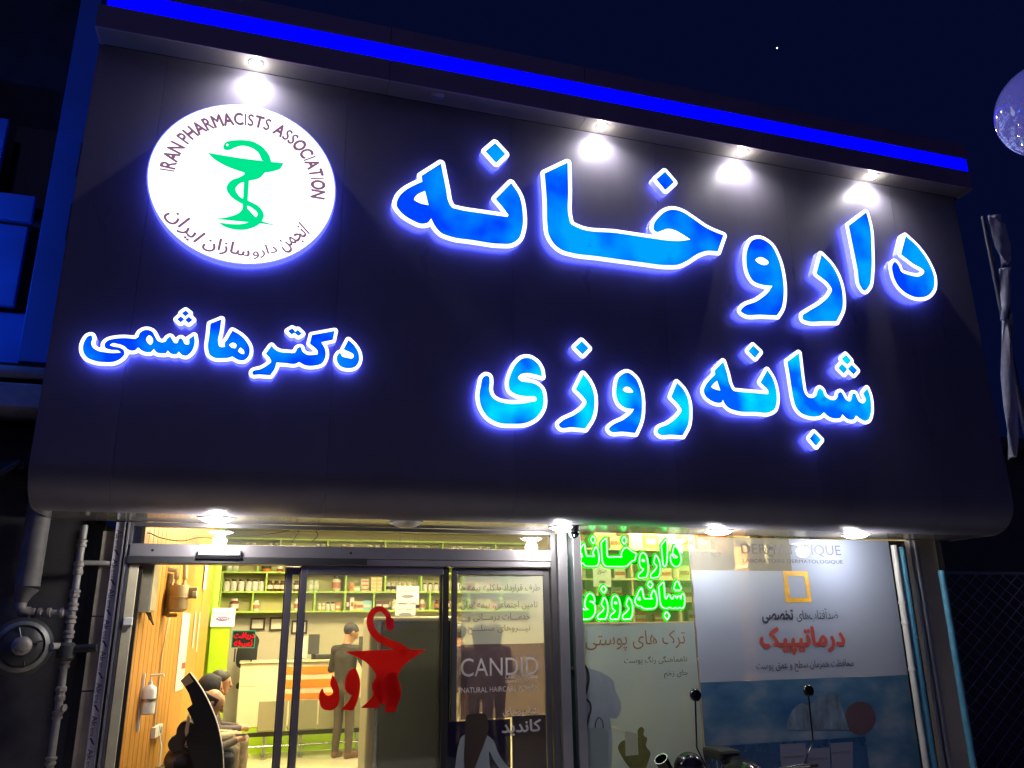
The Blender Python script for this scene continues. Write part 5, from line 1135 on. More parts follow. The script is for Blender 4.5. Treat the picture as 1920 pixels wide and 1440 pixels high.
def person(loc, rot, J, mats, label, hair='short', hood=None, h=0.015, bald=False):
    """J: joints in local metres, facing +x, left is +y. mats: skin, top, trousers, shoes"""
    pr = []; mi = []
    def add(a, b, ra, rb, m): pr.append((a, b, ra, rb)); mi.append(m)
    V3 = lambda q: np.array(q, float)
    hd = V3(J['head']); nk = V3(J['neck']); hip = V3(J['pelvis']); fwd = V3(J.get('look', (1, 0, 0))); fwd /= np.linalg.norm(fwd)
    up = V3((0, 0, 1)); up = up - fwd * up.dot(fwd); up /= np.linalg.norm(up); sd = np.cross(up, fwd)
    # head: skull, jaw, nose, ears, brow, eyes, mouth
    add(hd + up * 0.035 - fwd * 0.02, hd + up * 0.03 + fwd * 0.015, 0.092, 0.088, 0); add(hd + fwd * 0.03 - up * 0.02, hd + fwd * 0.055 - up * 0.085, 0.068, 0.042, 0)
    add(hd + fwd * 0.098 + up * 0.018, hd + fwd * 0.122 - up * 0.022, 0.011, 0.016, 0)
    for s in (-1, 1):
        add(hd + sd * s * 0.086 - fwd * 0.005 + up * 0.015, hd + sd * s * 0.090 - fwd * 0.012 - up * 0.02, 0.018, 0.012, 0)
        add(hd + sd * s * 0.033 + fwd * 0.093 + up * 0.022, hd + sd * s * 0.038 + fwd * 0.091 + up * 0.022, 0.010, 0.010, 4)
    add(hd + fwd * 0.096 - up * 0.056 - sd * 0.018, hd + fwd * 0.096 - up * 0.056 + sd * 0.018, 0.008, 0.008, 5)
    add(nk, hd - up * 0.05 - fwd * 0.015, 0.056, 0.050, 0)
    ch = hip + (nk - hip) * 0.72; bl = hip + (nk - hip) * 0.35; w = J.get('w', 1.0)
    add(nk - V3((0, 0, 0.02)), ch, 0.070, 0.115 * w, 1); y1 = V3((0, 1, 0))
    for s in (-1, 1):
        sg_ = 'L' if s > 0 else 'R'
        sh_ = V3(J['sh' + sg_]); el = V3(J['el' + sg_]); wr = V3(J['wr' + sg_]); hp = V3(J['hip' + sg_]); kn = V3(J['kn' + sg_]); an = V3(J['an' + sg_]); toe = V3(J['toe' + sg_])
        add(nk - V3((0, 0, 0.04)), sh_, 0.060, 0.066, 1); add(ch + y1 * s * 0.07, bl + y1 * s * 0.06, 0.105 * w, 0.100 * w, 1); add(bl + y1 * s * 0.06, hip + y1 * s * 0.07, 0.100 * w, 0.108 * w, 1)
        add(sh_, el, 0.060, 0.047, 1); add(el, wr, 0.046, 0.034, 1)
        # hand: palm, thumb and four bent fingers
        d = wr - el; d /= np.linalg.norm(d); cu = V3(J.get('curl', (0, 0, -1))); cu = cu - d * cu.dot(d); cu /= np.linalg.norm(cu) + 1e-9; ac = np.cross(d, cu)
        pm = wr + d * 0.075; add(wr, pm, 0.027, 0.034, 0)
        for q, ln in ((-0.027, 0.030), (-0.009, 0.038), (0.009, 0.036), (0.027, 0.028)):
            k1 = pm + ac * q + d * ln; add(pm + ac * q, k1, 0.0105, 0.010, 0); add(k1, k1 + d * 0.015 + cu * 0.03, 0.010, 0.0085, 0)
        add(wr + d * 0.03 - ac * s * 0.025, wr + d * 0.075 - ac * s * 0.055 + cu * 0.02, 0.013, 0.010, 0)
        add(hp, kn, 0.092, 0.062, 2); add(kn, kn + (an - kn) * 0.35, 0.060, 0.062, 2); add(kn + (an - kn) * 0.35, an, 0.062, 0.048, 2)
        add(an - V3((0, 0, 0.02)), toe, 0.046, 0.036, 3); hl = an - (toe - an) * 0.18; add(V3((hl[0], hl[1], toe[2])), toe, 0.040, 0.038, 3)
    add(hip + y1 * 0.06, hip - y1 * 0.06, 0.112 * w, 0.112 * w, 2)
    f, each = capsules(pr); allp = np.array([p[0] for p in pr] + [p[1] for p in pr]); lo = allp.min(0) - 0.16; hi = allp.max(0) + 0.16
    V, Q = surface(f, lo, hi, h)
    cen = V[Q].mean(1); E = np.stack(each(cen), 1); which = np.array(mi)[E.argmin(1)]
    me = mesh(V, Q.tolist(), True)
    for m in mats + [M_EYE, M_LIP]: me.materials.append(m)
    me.polygons.foreach_set('material_index', which.astype(np.int32))
    o = bpy.data.objects.new('person', me); COL.objects.link(o); o.location = loc; o.rotation_euler = (0, 0, rot); tag(o, label, 'person', 'people in the shop')
    def child(name, fn, m, l=0.16):
        v, q = surface(fn, hd - l, hd + l, 0.011); c = bpy.data.objects.new(name, mesh(v, q.tolist(), True)); COL.objects.link(c); c.parent = o; c.data.materials.append(m)
    if hair == 'short':
        hf_, _ = capsules([(hd + up * 0.045 - fwd * 0.03, hd + up * 0.04 + fwd * 0.005, 0.101, 0.096)])
        if bald: cut = lambda Q: np.maximum(np.maximum(hf_(Q), (Q - hd) @ up - 0.068), (Q - hd) @ fwd - 0.04)
        else: cut = lambda Q: np.maximum(hf_(Q), np.maximum((Q - hd) @ fwd * 0.9 - (Q - hd) @ up * 1.0 - 0.004, -((Q - hd) @ up) - 0.06))
        child('hair', cut, mat('dark hair', (0.018, 0.013, 0.011), 0.6, noise=0.3, nscale=30))
    elif hair == 'hood':
        hf_, _ = capsules([(hd + up * 0.03 - fwd * 0.03, hd + up * 0.025 + fwd * 0.01, 0.125, 0.115), (hd - up * 0.03 - fwd * 0.02, hd - up * 0.15 - fwd * 0.02, 0.115, 0.10)], 0.05)
        child('hood', lambda Q: np.maximum(hf_(Q), (Q - hd) @ fwd - 0.075), hood, 0.27)
    return o
def m_cloth(n, c): return mat(n, c, 0.8, noise=0.3, nscale=11, bump=0.9)
# standing man at the counter
mf = atz(640, 1421, 0.0)
J = dict(head=(0.05, -0.03, 1.66), neck=(0.0, 0, 1.49), pelvis=(0, 0, 0.93), look=(0.75, -0.45, -0.45), shL=(0, 0.19, 1.43), shR=(0, -0.19, 1.43), elL=(0.05, 0.29, 1.16), elR=(0.08, -0.30, 1.17), wrL=(0.26, 0.16, 1.20), wrR=(0.30, -0.14, 1.22),
         hipL=(0, 0.09, 0.90), hipR=(0, -0.09, 0.90), knL=(0.03, 0.10, 0.48), knR=(0.02, -0.10, 0.48), anL=(-0.02, 0.10, 0.09), anR=(-0.02, -0.12, 0.09), toeL=(0.15, 0.13, 0.035), toeR=(0.14, -0.16, 0.035))
person((mf.x, mf.y, 0), R(48), J, [M_SKIN, m_cloth('dark brown jacket', (0.024, 0.019, 0.016)), m_cloth('dark taupe trousers', (0.065, 0.050, 0.038)), mat('brown leather shoes', (0.13, 0.06, 0.035), 0.35)], 'man in dark jacket standing at the counter looking down, seen from behind')
# seated people along the timber wall, facing right
def seated(px, py, Y, hz, mats, label, lean=0.0, arms=0.0, rot=0.0, look=(1, 0, -0.1), **k):
    hp = at(px, py, Y); dz = 0.0
    hz = hp.z - 1.17
    nx_ = 0.0 + lean
    J = dict(head=(nx_ + 0.04, 0, 1.17 + hz), neck=(nx_ - 0.03, 0, 1.00 + hz), pelvis=(-0.14, 0, 0.54), look=look, shL=(nx_ - 0.05, 0.19, 0.94 + hz), shR=(nx_ - 0.05, -0.19, 0.94 + hz), elL=(nx_ + 0.05, 0.23, 0.70 + hz * 0.6), elR=(nx_ + 0.05, -0.24, 0.70 + hz * 0.6),
             wrL=(nx_ + 0.26, 0.08, 0.68), wrR=(nx_ + 0.27, -0.07, 0.68), hipL=(-0.10, 0.10, 0.53), hipR=(-0.10, -0.10, 0.53), knL=(0.33, 0.13, 0.54), knR=(0.33, -0.13, 0.53), anL=(0.34, 0.13, 0.10), anR=(0.30, -0.13, 0.10), toeL=(0.50, 0.14, 0.04), toeR=(0.46, -0.15, 0.04))
    c, s = math.cos(rot), math.sin(rot); hx, hy = J['head'][0], J['head'][1]
    return person((hp.x - (hx * c - hy * s), Y - (hx * s + hy * c), 0), rot, J, mats, label, **k)
seated(414, 1281, 2.05, 0, [M_SKIN, m_cloth('dark plum jacket', (0.09, 0.07, 0.08)), m_cloth('taupe trousers', (0.20, 0.155, 0.105)), M_BLACK], 'dark haired man sitting farthest along the timber wall, in profile')
seated(397, 1292, 1.45, 0, [M_SKIN, m_cloth('cream padded coat', (0.46, 0.40, 0.26)), m_cloth('brown grey trousers', (0.16, 0.12, 0.085)), M_BLACK], 'seated person in cream coat with a navy hood up', hair='hood', hood=m_cloth('navy hood', (0.012, 0.012, 0.022)), lean=0.02, look=(1, 0.1, -0.15))
seated(399, 1319, 0.92, 0, [M_SKIN, m_cloth('charcoal leather jacket', (0.10, 0.085, 0.075)), m_cloth('navy work trousers', (0.015, 0.016, 0.026)), M_BLACK], 'balding man in charcoal jacket sitting nearest the door, reading a phone', bald=True, lean=0.10, look=(1, -0.05, -0.55))
ph = at(452, 1377, 0.92)
tag(MB().add([Vector((0, 0, 0))], []).box(ph.x - 0.055, ph.x + 0.055, 0.88, 0.96, ph.z - 0.005, ph.z + 0.005).build('phone', mat('phone glass', (0.08, 0.08, 0.09), 0.1)), 'grey phone held in the hand of the balding seated man', 'phone')
# customers behind the haircare film
def stander(px, py, Y, rot, mats, label, **k):
    hp = at(px, py, Y); J = dict(head=(0.03, 0, 1.62), neck=(0.0, 0, 1.45), pelvis=(0, 0, 0.92), look=(1, 0.0, -0.15), shL=(0, 0.20, 1.39), shR=(0, -0.20, 1.39), elL=(-0.01, 0.26, 1.12), elR=(-0.01, -0.26, 1.12), wrL=(0.12, 0.22, 0.92), wrR=(0.16, -0.18, 0.96),
         hipL=(0, 0.09, 0.90), hipR=(0, -0.09, 0.90), knL=(0.02, 0.10, 0.48), knR=(0.02, -0.10, 0.48), anL=(-0.02, 0.10, 0.09), anR=(-0.02, -0.11, 0.09), toeL=(0.15, 0.12, 0.035), toeR=(0.15, -0.14, 0.035), w=k.pop('w', 1.0))
    dz = hp.z - 1.62
    return person((hp.x, Y, 0), rot, J, mats, label, **k)
def y_for(px, py, z): return atz(px, py, z).y
# heads at photo height give the distance
stander(862, 1186, 3.3, R(120), [M_SKIN, m_cloth('dark plum coat', (0.05, 0.03, 0.045)), m_cloth('pale linen trousers', (0.36, 0.30, 0.26)), M_BLACK], 'customer in dark coat and pale trousers behind the left edge of the haircare film')
stander(902, 1200, 3.0, R(70), [M_SKIN, m_cloth('black long coat', (0.02, 0.016, 0.02)), m_cloth('black trousers', (0.02, 0.018, 0.02)), M_BLACK], 'customer in black coat and hood behind the middle of the haircare film', hair='hood', hood=m_cloth('black scarf', (0.025, 0.02, 0.028)), w=1.15)
stander(926, 1196, 3.4, R(100), [M_SKIN, m_cloth('brown long coat', (0.045, 0.03, 0.025)), m_cloth('dark brown trousers', (0.03, 0.022, 0.02)), M_BLACK], 'customer in brown coat and scarf, right one behind the haircare film', hair='hood', hood=m_cloth('brown scarf', (0.05, 0.035, 0.03)), w=1.15)

# ================================================================== left neighbour: pipes, gas regulator, blue clad upper floor
M_DKWALL = mat('sooty dark stone wall', (0.055, 0.052, 0.055), 0.85, noise=0.4, nscale=3, bump=0.5)
nb = empty('neighbour_building', (-4.0, 0.2, -0.3), 'dark neighbouring building with blue lit upper cladding at the left edge', 'building')
box('wall', -9.0, -1.46, 0.12, 0.6, -0.3, 3.55, M_DKWALL, nb)
box('wall', -9.0, -1.80, 0.25, 0.8, 3.56, 12.0, M_DKWALL, nb)
box('shadow_reveal', -1.455, -1.37, 0.10, 0.6, -0.3, 2.69, M_BLACK, nb)  # black strip put in for the pipe's shadow in the recess
M_BOARD = mat('stained pale board', (0.34, 0.30, 0.25), 0.7, noise=0.3, nscale=3, bump=0.15)
z = -0.3
for h_ in (1.55, 0.62, 0.75): box('board', -1.366, -1.265, -0.01, 0.2, z, z + h_ - 0.012, M_BOARD, nb); z += h_
M_BLUEC = mat('blue metal cladding', (0.03, 0.22, 0.75), 0.45, 0.1, noise=0.12, nscale=1.5)
box('pilaster', -2.22, -1.845, -0.28, 0.24, 4.08, 9.2, M_BLUEC, nb, bev=0.01)
for z0, y0 in ((5.98, -0.31), (5.30, -0.31)): box('pilaster_bracket', -1.98, -1.84, y0 - 0.03, y0 + 0.02, z0, z0 + 0.38, M_BLACK, nb)
for x0_, x1_, y0, z0, z1 in ((-5.5, -2.33, -0.20, 5.50, 5.78), (-5.5, -2.36, -0.16, 4.64, 5.47), (-5.5, -2.26, -0.06, 4.09, 4.62), (-5.5, -2.70, -0.14, 5.84, 6.62)):
    box('cladding_panel', x0_, x1_, y0, y0 + 0.06, z0, z1, M_BLUEC, nb, bev=0.008)
box('dark_window', -2.69, -2.24, 0.10, 0.14, 5.80, 6.7, mat('dark window glass', (0.004, 0.005, 0.008), 0.08), nb)
M_PLUMB = mat('dusty plaster ledge', (0.34, 0.33, 0.40), 0.7, noise=0.3, nscale=6)
box('ledge', -5.5, -1.84, -0.36, 0.24, 3.63, 3.86, M_PLUMB, nb, bev=0.02)
MB().tube([(-5.5, -0.34, 3.96), (-1.86, -0.34, 3.96)], 0.055, 12).build('ledge_pipe', M_PLUMB, nb)
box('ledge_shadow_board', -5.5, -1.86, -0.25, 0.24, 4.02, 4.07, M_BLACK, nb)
box('awning', -5.5, -2.02, -0.30, 0.10, 3.10, 3.16, M_BLACK, nb)
MB().tube([(-2.05, -0.30, 3.16), (-2.6, -0.32, 2.7)], 0.03, 8).build('awning_strut', M_BLACK, nb)
bl_ = empty('added_blue_bar', (-3.9, -1.05, 5.0), 'added unseen blue light bar in front of the neighbouring cladding', 'light')  # added out of view to light the neighbouring cladding blue
MB().tube([(-5.2, -1.05, 5.02), (-3.15, -1.05, 5.02)], 0.03, 10).build('tube', emit('added blue glow tube', (0.0, 0.15, 1.0), 62.0), bl_)
for x in (-5.0, -3.3): MB().tube([(x, -1.05, 5.06), (x, -0.2, 5.1)], 0.012, 6).build('bracket', M_BLACK, bl_)
M_PIPE = mat('grey painted gas pipe', (0.30, 0.29, 0.28), 0.5, 0.2, noise=0.25, nscale=7)
M_PIPEBR = mat('weathered pipe fitting', (0.30, 0.27, 0.25), 0.55, 0.3, noise=0.3, nscale=9)
gp = empty('gas_pipe', (-1.52, -0.1, -0.3), 'grey vertical gas pipe with valves and couplings left of the door', 'pipe')
def P(px, py, Y=-0.1): return at(px, py, Y)
xp = P(126, 1213).x
ztop_ = P(160, 985).z
MB().tube([(xp, -0.1, -0.12), (xp, -0.1, ztop_)], 0.030, 14).build('riser', M_PIPE, gp)
for py in (1018, 1065, 1113, 1138, 1162, 1190, 1245, 1300, 1340, 1425):
    zc_ = at(126, py, -0.1).z; hh = 0.035 if py not in (1065, 1150, 1300) else 0.06
    MB().lathe([(0.033, -hh), (0.042, -hh * 0.8), (0.042, -hh * 0.3), (0.036, -hh * 0.2), (0.036, hh * 0.2), (0.044, hh * 0.3), (0.044, hh * 0.8), (0.033, hh)], (xp, -0.1, zc_), n=8 if py in (1113, 1300) else 14).build('coupling', M_PIPEBR, gp)
zb_ = P(70, 1149).z
MB().tube([(xp, -0.1, zb_), (xp - 0.32, -0.1, zb_)], 0.028, 12).build('branch', M_PIPE, gp)
for dx in (0.08, 0.18, 0.25, 0.30): MB().lathe([(0.03, -0.02), (0.042, -0.012), (0.042, 0.012), (0.03, 0.02)], (xp - dx, -0.1, zb_), (1, 0, 0), 10).build('coupling', M_PIPEBR, gp)
zt_ = P(150, 1055).z
MB().tube([(xp, -0.1, zt_), (xp + 0.24, -0.06, zt_)], 0.022, 10).build('branch', M_PIPE, gp)
zv = P(120, 1222).z
MB().lathe([(0.05, -0.075), (0.075, -0.05), (0.078, 0.05), (0.05, 0.075)], (xp, -0.12, zv), (0, 0, 1), 14).build('valve_body', mat('dark valve casting', (0.06, 0.065, 0.07), 0.5, 0.4), gp)
MB().tube([(xp + 0.05, -0.13, zv + 0.02), (xp + 0.24, -0.15, zv + 0.03)], 0.035, 10).build('valve_arm', M_BLACK, gp)
zl = P(110, 1327).z
MB().lathe([(0.012, 0), (0.03, 0.008), (0.03, 0.03)], (xp + 0.03, -0.13, zl), (1, -0.5, 0), 12).build('valve_lug', M_PIPEBR, gp)
M_PIPED = mat('shaded dusty down pipe', (0.15, 0.14, 0.14), 0.6, noise=0.35, nscale=5)  # shade put into the colour: darker copy of the pipe tone
dp = empty('drain_pipe', (-1.9, -0.12, 1.9), 'thick grey down pipe narrowing to an elbow beside the gas regulator', 'pipe')
xd = P(62, 1040).x; z1_, z2_, z3_ = P(58, 1100).z, P(50, 1130).z, zb_
MB().tube([(xd, -0.12, 3.6), (xd, -0.12, z1_)], 0.098, 18).build('pipe', M_PIPED, dp)
MB().tube([(xd, -0.12, z1_), (xd - 0.02, -0.12, (z1_ + z2_) / 2), (xd - 0.03, -0.12, z2_)], [0.102, 0.07, 0.045], 18).build('reducer', M_PIPED, dp)
MB().tube([(xd - 0.03, -0.12, z2_), (xd - 0.03, -0.12, z3_ + 0.05), (xd - 0.01, -0.12, z3_ + 0.01), (xd + 0.05, -0.11, z3_)], 0.05, 12).build('elbow', M_PIPEBR, dp)
gr_c = P(40, 1213, -0.25)
gr = empty('gas_regulator', gr_c, 'big dark round gas regulator at the left edge beside the vertical pipe', 'regulator')
M_REG = mat('dark grey regulator casting', (0.06, 0.063, 0.066), 0.4, 0.5, noise=0.2, nscale=6)
axr = Vector((0.25, -1, 0.1))
MB().lathe([(0.02, 0.09), (0.10, 0.085), (0.16, 0.05), (0.20, 0.03), (0.235, 0.02), (0.235, -0.02), (0.20, -0.03), (0.12, -0.07)], gr_c, axr, 32).build('diaphragm_case', M_REG, gr)
MB().lathe([(0.165, 0.055), (0.20, 0.036), (0.205, 0.042), (0.172, 0.062)], gr_c, axr, 32, cap=False).build('bright_rim', mat('worn regulator rim', (0.17, 0.175, 0.18), 0.45, 0.4, noise=0.3, nscale=7), gr)
MB().lathe([(0.075, 0.08), (0.075, 0.12), (0.055, 0.13), (0.055, 0.20), (0.04, 0.21)], gr_c, axr, 18).build('hub', M_PIPEBR, gr)
for i in range(4):
    an = R(90 * i + 15); d = Vector((math.cos(an), 0, math.sin(an))); MB().tube([gr_c + axr.normalized() * 0.085 + d * 0.07, gr_c + axr.normalized() * 0.06 + d * 0.16], 0.008, 6).build('rib', M_REG, gr)
MB().tube([gr_c + Vector((0.22, 0, 0.0)), (xp - 0.05, -0.14, gr_c.z)], 0.028, 10).build('outlet', M_PIPE, gr)

# ================================================================== right side: pipes, fence, banner, lamp globe
def vert_pipe(name, px, py, Y, z0, z1, r, m, label, joints=()):
    x = at(px, py, Y).x; t = empty(name, (x, Y, z0), label, 'pipe')
    MB().tube([(x, Y, z0), (x, Y, z1)], r, 12).build('pipe', m, t)
    for zj in joints: MB().lathe([(r * 1.02, -0.02), (r * 1.2, -0.015), (r * 1.2, 0.015), (r * 1.02, 0.02)], (x, Y, zj), n=12).build('joint', m, t)
M_BLUEP = mat('chipped blue pipe paint', (0.06, 0.24, 0.38), 0.5, noise=0.35, nscale=9)
vert_pipe('white_pipe', 1709, 1250, -0.12, -0.12, 2.62, 0.034, mat('stained white pipe', (0.48, 0.47, 0.46), 0.5, noise=0.25, nscale=8, stretch=(1, 1, 0.2)), 'stained white down pipe at the right end of the poster', (1.95, 1.72, 1.2))
vert_pipe('blue_pipe', 1722, 1250, -0.10, -0.12, 2.60, 0.042, M_BLUEP, 'chipped light blue pipe next to the white down pipe', (1.55,))
vert_pipe('blue_post', 1787, 1205, -0.25, -0.12, at(1766, 1070, -0.25).z, 0.036, M_BLUEP, 'lone chipped light blue post standing right of the shop front')
rb = empty('side_building', (9.5, 1.2, -0.3), 'unlit dark building beside the right end of the shop', 'building')
box('wall', 7.81, 8.30, 0.10, 6.5, -0.3, 2.69, M_DKWALL, rb)
box('wall', 8.9, 20.0, 2.6, 3.0, -0.3, 4.6, M_DKWALL, rb)
box('roof_slab', 8.85, 20.0, 2.3, 3.2, 4.61, 4.8, M_DKWALL, rb)
fc = empty('mesh_fence', (10.2, 0.9, -0.12), 'dark lozenge mesh fence right of the blue post', 'fence')
M_WIRE = mat('dull fence wire', (0.20, 0.20, 0.27), 0.5, 0.6)
FX0, FX1, FZ0, FZ1, FYY = 8.62, 12.4, -0.1, 2.35, 0.6
for x in (FX0, FX0 + 1.9, FX1): box('post', x - 0.03, x + 0.03, FYY - 0.03, FYY + 0.03, -0.12, FZ1 + 0.04, M_WIRE, fc)
box('top_rail', FX0, FX1, FYY - 0.022, FYY + 0.022, FZ1 - 0.02, FZ1 + 0.02, M_WIRE, fc)
s_ = 0.24; H = FZ1 - FZ0; kk = 0
x = FX0 - H * 1.3
while x < FX1:
    for sg2 in (1, -1):
        a = Vector((x, FYY + 0.006 * sg2, FZ0 if sg2 > 0 else FZ1 - 0.02)); b = Vector((x + H * 1.3, FYY + 0.006 * sg2, FZ1 - 0.02 if sg2 > 0 else FZ0))
        t0 = max(0, (FX0 - a.x) / (b.x - a.x)); t1 = min(1, (FX1 - a.x) / (b.x - a.x))
        if t1 > t0 + 0.02: MB().tube([a + (b - a) * t0, a + (b - a) * t1], 0.006, 5).build('wire', M_WIRE, fc)
    x += s_
# torn banner on a mast
BYb = -1.9; bx = at(1884, 540, BYb)
bn = empty('torn_banner', (bx.x - 0.1, BYb, -0.12), 'torn pale banner strip tied to a thin mast at the right edge', 'banner')
xm_ = at(1888, 640, BYb).x
MB().tube([(xm_, BYb, -0.12), (xm_ + 0.02, BYb, at(1875, 412, BYb).z)], [0.045, 0.022], 12).build('mast', mat('dark mast', (0.06, 0.06, 0.08), 0.5, 0.4), bn)
M_RAG = mat('pale dirty banner cloth', (0.45, 0.45, 0.48), 0.8, noise=0.3, nscale=5)
def rag(pts, name):
    rows = []; rn = random.Random(5)
    for k, (y, xl, xr) in enumerate(pts):
        a, b = at(xl, y, BYb - 0.06), at(xr, y, BYb - 0.06); n = 6
        rows.append([(a.x + (b.x - a.x) * i / n, BYb - 0.06 + 0.05 * math.sin(i * 1.4 + k * 0.9) + rn.uniform(-0.012, 0.012), a.z + rn.uniform(-0.02, 0.02)) for i in range(n + 1)])
    v = [p for r in rows for p in r]; n = 7; f = [(r * n + i, r * n + i + 1, (r + 1) * n + i + 1, (r + 1) * n + i) for r in range(len(rows) - 1) for i in range(n - 1)]
    me = mesh(v, f, True); o = link(name, me, M_RAG, bn); sm = o.modifiers.new('thickness', 'SOLIDIFY'); sm.thickness = 0.004; return o
rag([(403, 1855, 1880), (420, 1862, 1884), (440, 1866, 1886), (460, 1868, 1887), (480, 1873, 1888), (497, 1879, 1889)], 'cloth')
rag([(503, 1878, 1896), (515, 1880, 1893), (540, 1881, 1890), (570, 1880, 1887), (600, 1878, 1884)], 'cloth')
rag([(590, 1886, 1894), (640, 1884, 1896), (700, 1882, 1898), (760, 1884, 1900), (820, 1888, 1902), (860, 1892, 1903)], 'cloth')
# globe lamp close to the street
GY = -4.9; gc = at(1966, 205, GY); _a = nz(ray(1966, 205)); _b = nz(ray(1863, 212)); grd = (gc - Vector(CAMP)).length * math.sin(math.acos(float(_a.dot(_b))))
gl = empty('globe_lamp', (gc.x, GY, -0.12), 'glossy unlit violet globe lamp, its body brightened by added glow, cut by the right edge of the picture', 'lamp')
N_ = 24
MB().lathe([(grd * math.sin(math.pi * i / N_) + 1e-4, -grd * math.cos(math.pi * i / N_)) for i in range(N_ + 1)], gc, n=48, cap=False).build('globe', mat('violet globe with added glow', (0.35, 0.34, 0.6), 0.04, emis=(0.055, 0.055, 0.30), estr=0.85, spec=1.0, coat=1.0), gl)  # emission added to brighten the globe body, no lamp inside
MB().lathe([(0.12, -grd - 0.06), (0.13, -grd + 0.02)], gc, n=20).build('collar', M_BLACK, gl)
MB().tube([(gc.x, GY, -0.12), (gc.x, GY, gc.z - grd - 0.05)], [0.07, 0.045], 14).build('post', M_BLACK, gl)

# ================================================================== parked motorcycle below the poster
MY = -0.95
mc = empty('motorcycle', (at(1410, 1440, MY).x, MY, -0.12), 'black motorcycle parked before the poster with two round mirrors', 'motorcycle')
M_MB = mat('glossy black bike plastic', (0.008, 0.008, 0.009), 0.15, noise=0.1, nscale=9)
M_RUB = mat('bike tyre rubber', (0.015, 0.015, 0.015), 0.8)
m1, m2 = at(1304, 1303, MY), at(1516, 1295, MY); cxm = (m1.x + m2.x) / 2; zbar = 0.42
for q, s in ((m1, -1), (m2, 1)):
    MB().lathe([(0.01, 0.028), (0.045, 0.024), (0.058, 0.008), (0.058, -0.006), (0.048, -0.012)], q, (0, -1, 0.1), 20).build('mirror', M_MB, mc)
    MB().tube([q + Vector((0, 0.01, -0.04)), q + Vector((0.01 * s, 0.03, -0.46)), (q.x - 0.10 * s, MY + 0.05, zbar + 0.01)], 0.008, 8).build('mirror_stem', M_MB, mc)
MB().tube([(m1.x - 0.02, MY + 0.10, zbar - 0.02), (m1.x + 0.16, MY + 0.04, zbar), (cxm - 0.12, MY, zbar - 0.02), (cxm + 0.12, MY, zbar - 0.02), (m2.x - 0.16, MY + 0.04, zbar), (m2.x + 0.02, MY + 0.10, zbar - 0.02)], 0.014, 10).build('handlebar', M_CHROME, mc)
for x0_, x1_ in ((m1.x - 0.06, m1.x + 0.07), (m2.x - 0.07, m2.x + 0.06)):
    MB().tube([(x0_, MY + 0.11, zbar - 0.02), (x1_, MY + 0.07, zbar - 0.012)], 0.021, 10).build('grip', M_RUB, mc)
hl_ = (cxm, MY - 0.12, 0.30)
MB().lathe([(0.02, -0.10), (0.09, -0.07), (0.115, 0.0), (0.115, 0.03), (0.10, 0.04)], hl_, (0, -1, 0), 24).build('headlight', M_MB, mc)
MB().lathe([(0.001, 0.05), (0.06, 0.048), (0.098, 0.041)], hl_, (0, -1, 0), 24, cap=False).build('headlight_glass', mat('headlight glass', (0.4, 0.42, 0.45), 0.08, 0.4), mc)
def wheel(y):
    MB().lathe([(0.25, -0.035), (0.29, -0.045), (0.31, -0.02), (0.31, 0.02), (0.29, 0.045), (0.25, 0.035)], (cxm, y, 0.19), (1, 0, 0), 32, cap=False).build('tyre', M_RUB, mc)
    MB().lathe([(0.04, -0.05), (0.05, 0.0), (0.04, 0.05)], (cxm, y, 0.19), (1, 0, 0), 14).build('hub', M_CHROME, mc)
    w_ = MB()
    for i in range(12): an = R(30 * i); w_.tube([(cxm, y + 0.04 * math.cos(an), 0.19 + 0.04 * math.sin(an)), (cxm, y + 0.25 * math.cos(an), 0.19 + 0.25 * math.sin(an))], 0.004, 5)
    w_.build('spokes', M_CHROME, mc)
wheel(MY - 0.42); wheel(MY + 0.78)
for s in (-0.08, 0.08): MB().tube([(cxm + s, MY - 0.42, 0.19), (cxm + s, MY - 0.02, zbar - 0.03)], 0.02, 10).build('fork', M_CHROME, mc)
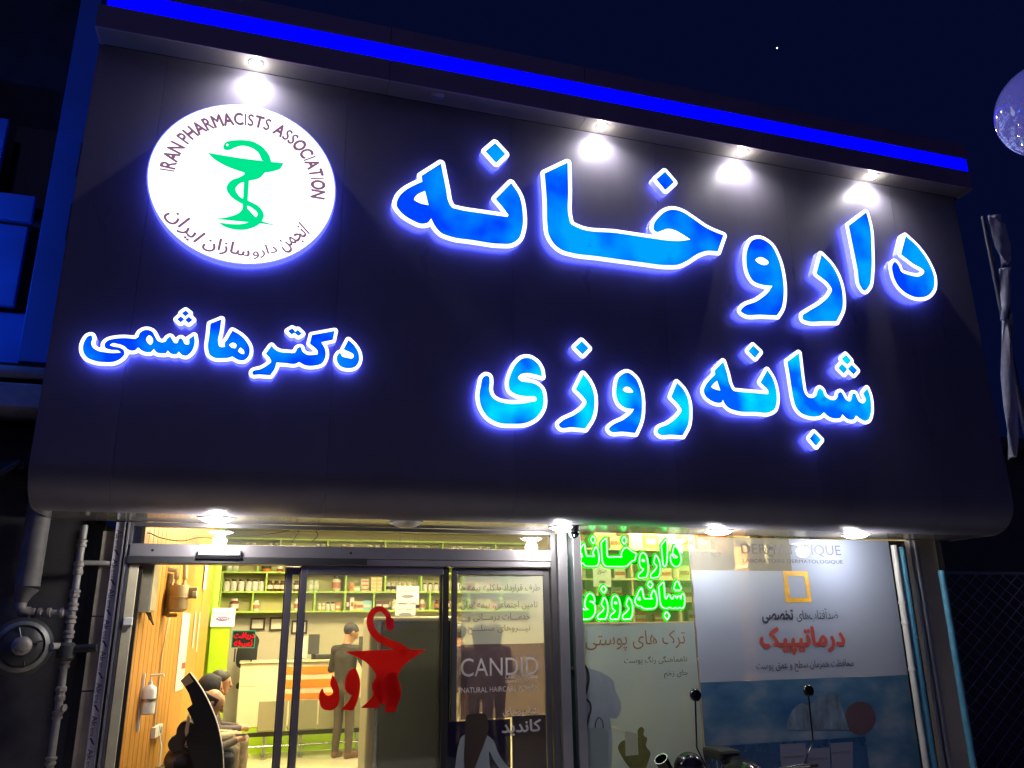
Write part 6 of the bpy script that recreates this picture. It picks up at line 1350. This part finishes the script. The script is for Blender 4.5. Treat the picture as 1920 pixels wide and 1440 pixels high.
MB().lathe([(0.03, -0.30), (0.11, -0.22), (0.15, 0.0), (0.13, 0.18), (0.06, 0.26)], (cxm, MY + 0.28, 0.34), (0, 1, 0.05), 20).build('fuel_tank', M_MB, mc)
MB().box(cxm - 0.12, cxm + 0.12, MY + 0.50, MY + 0.86, 0.42, 0.52, 0.03).build('saddle', M_RUB, mc)
MB().box(cxm - 0.13, cxm + 0.13, MY + 0.05, MY + 0.50, 0.10, 0.34, 0.04).build('engine', M_PIPEBR, mc)
# wrapped bundle and open case lying on the bike front
cz = at(1297, 1425, MY - 0.05)
he = empty('motorcycle_helmet', (cz.x, MY - 0.10, cz.z - 0.16), 'glossy black helmet resting on the motorcycle handlebar', 'helmet')
c = Vector((at(1292, 1432, MY - 0.1).x, MY - 0.1, at(1292, 1432, MY - 0.1).z - 0.03))
MB().lathe([(0.135 * math.sin(math.pi * i / 16) * 1.0 + 1e-4, -0.13 * math.cos(math.pi * i / 16)) for i in range(3, 17)], c, n=28, cap=False).build('shell', M_MB, he)
MB().lathe([(0.138, -0.03), (0.140, 0.0), (0.136, 0.03)], c, n=28, cap=False).build('visor_band', mat('smoke visor', (0.03, 0.03, 0.035), 0.05), he)
c2 = at(1244, 1432, MY - 0.06)
cs_ = empty('cup_holder', (c2.x, MY - 0.06, c2.z - 0.12), 'tilted dark open case beside the helmet', 'case')
MB().lathe([(0.001, -0.12), (0.055, -0.12), (0.062, 0.05), (0.056, 0.05), (0.05, -0.10)], c2, (-0.55, -0.25, 0.8), 18, cap=False).build('shell', M_MB, cs_)
MB().lathe([(0.062, 0.051), (0.065, 0.056), (0.056, 0.056)], c2, (-0.55, -0.25, 0.8), 18, cap=False).build('rim', M_CHROME, cs_)
# a far point of light in the night sky
stp = Vector(CAMP + ray(1457, 90) / np.linalg.norm(ray(1457, 90)) * 300)
tag(MB().lathe([(0.22 * math.sin(math.pi * i / 8) + 1e-3, -0.22 * math.cos(math.pi * i / 8)) for i in range(9)], stp, n=12, cap=False).build('distant_light', emit('distant white light', (1, 1, 0.98), 3.0)), 'tiny far white point of light in the night sky', 'light')
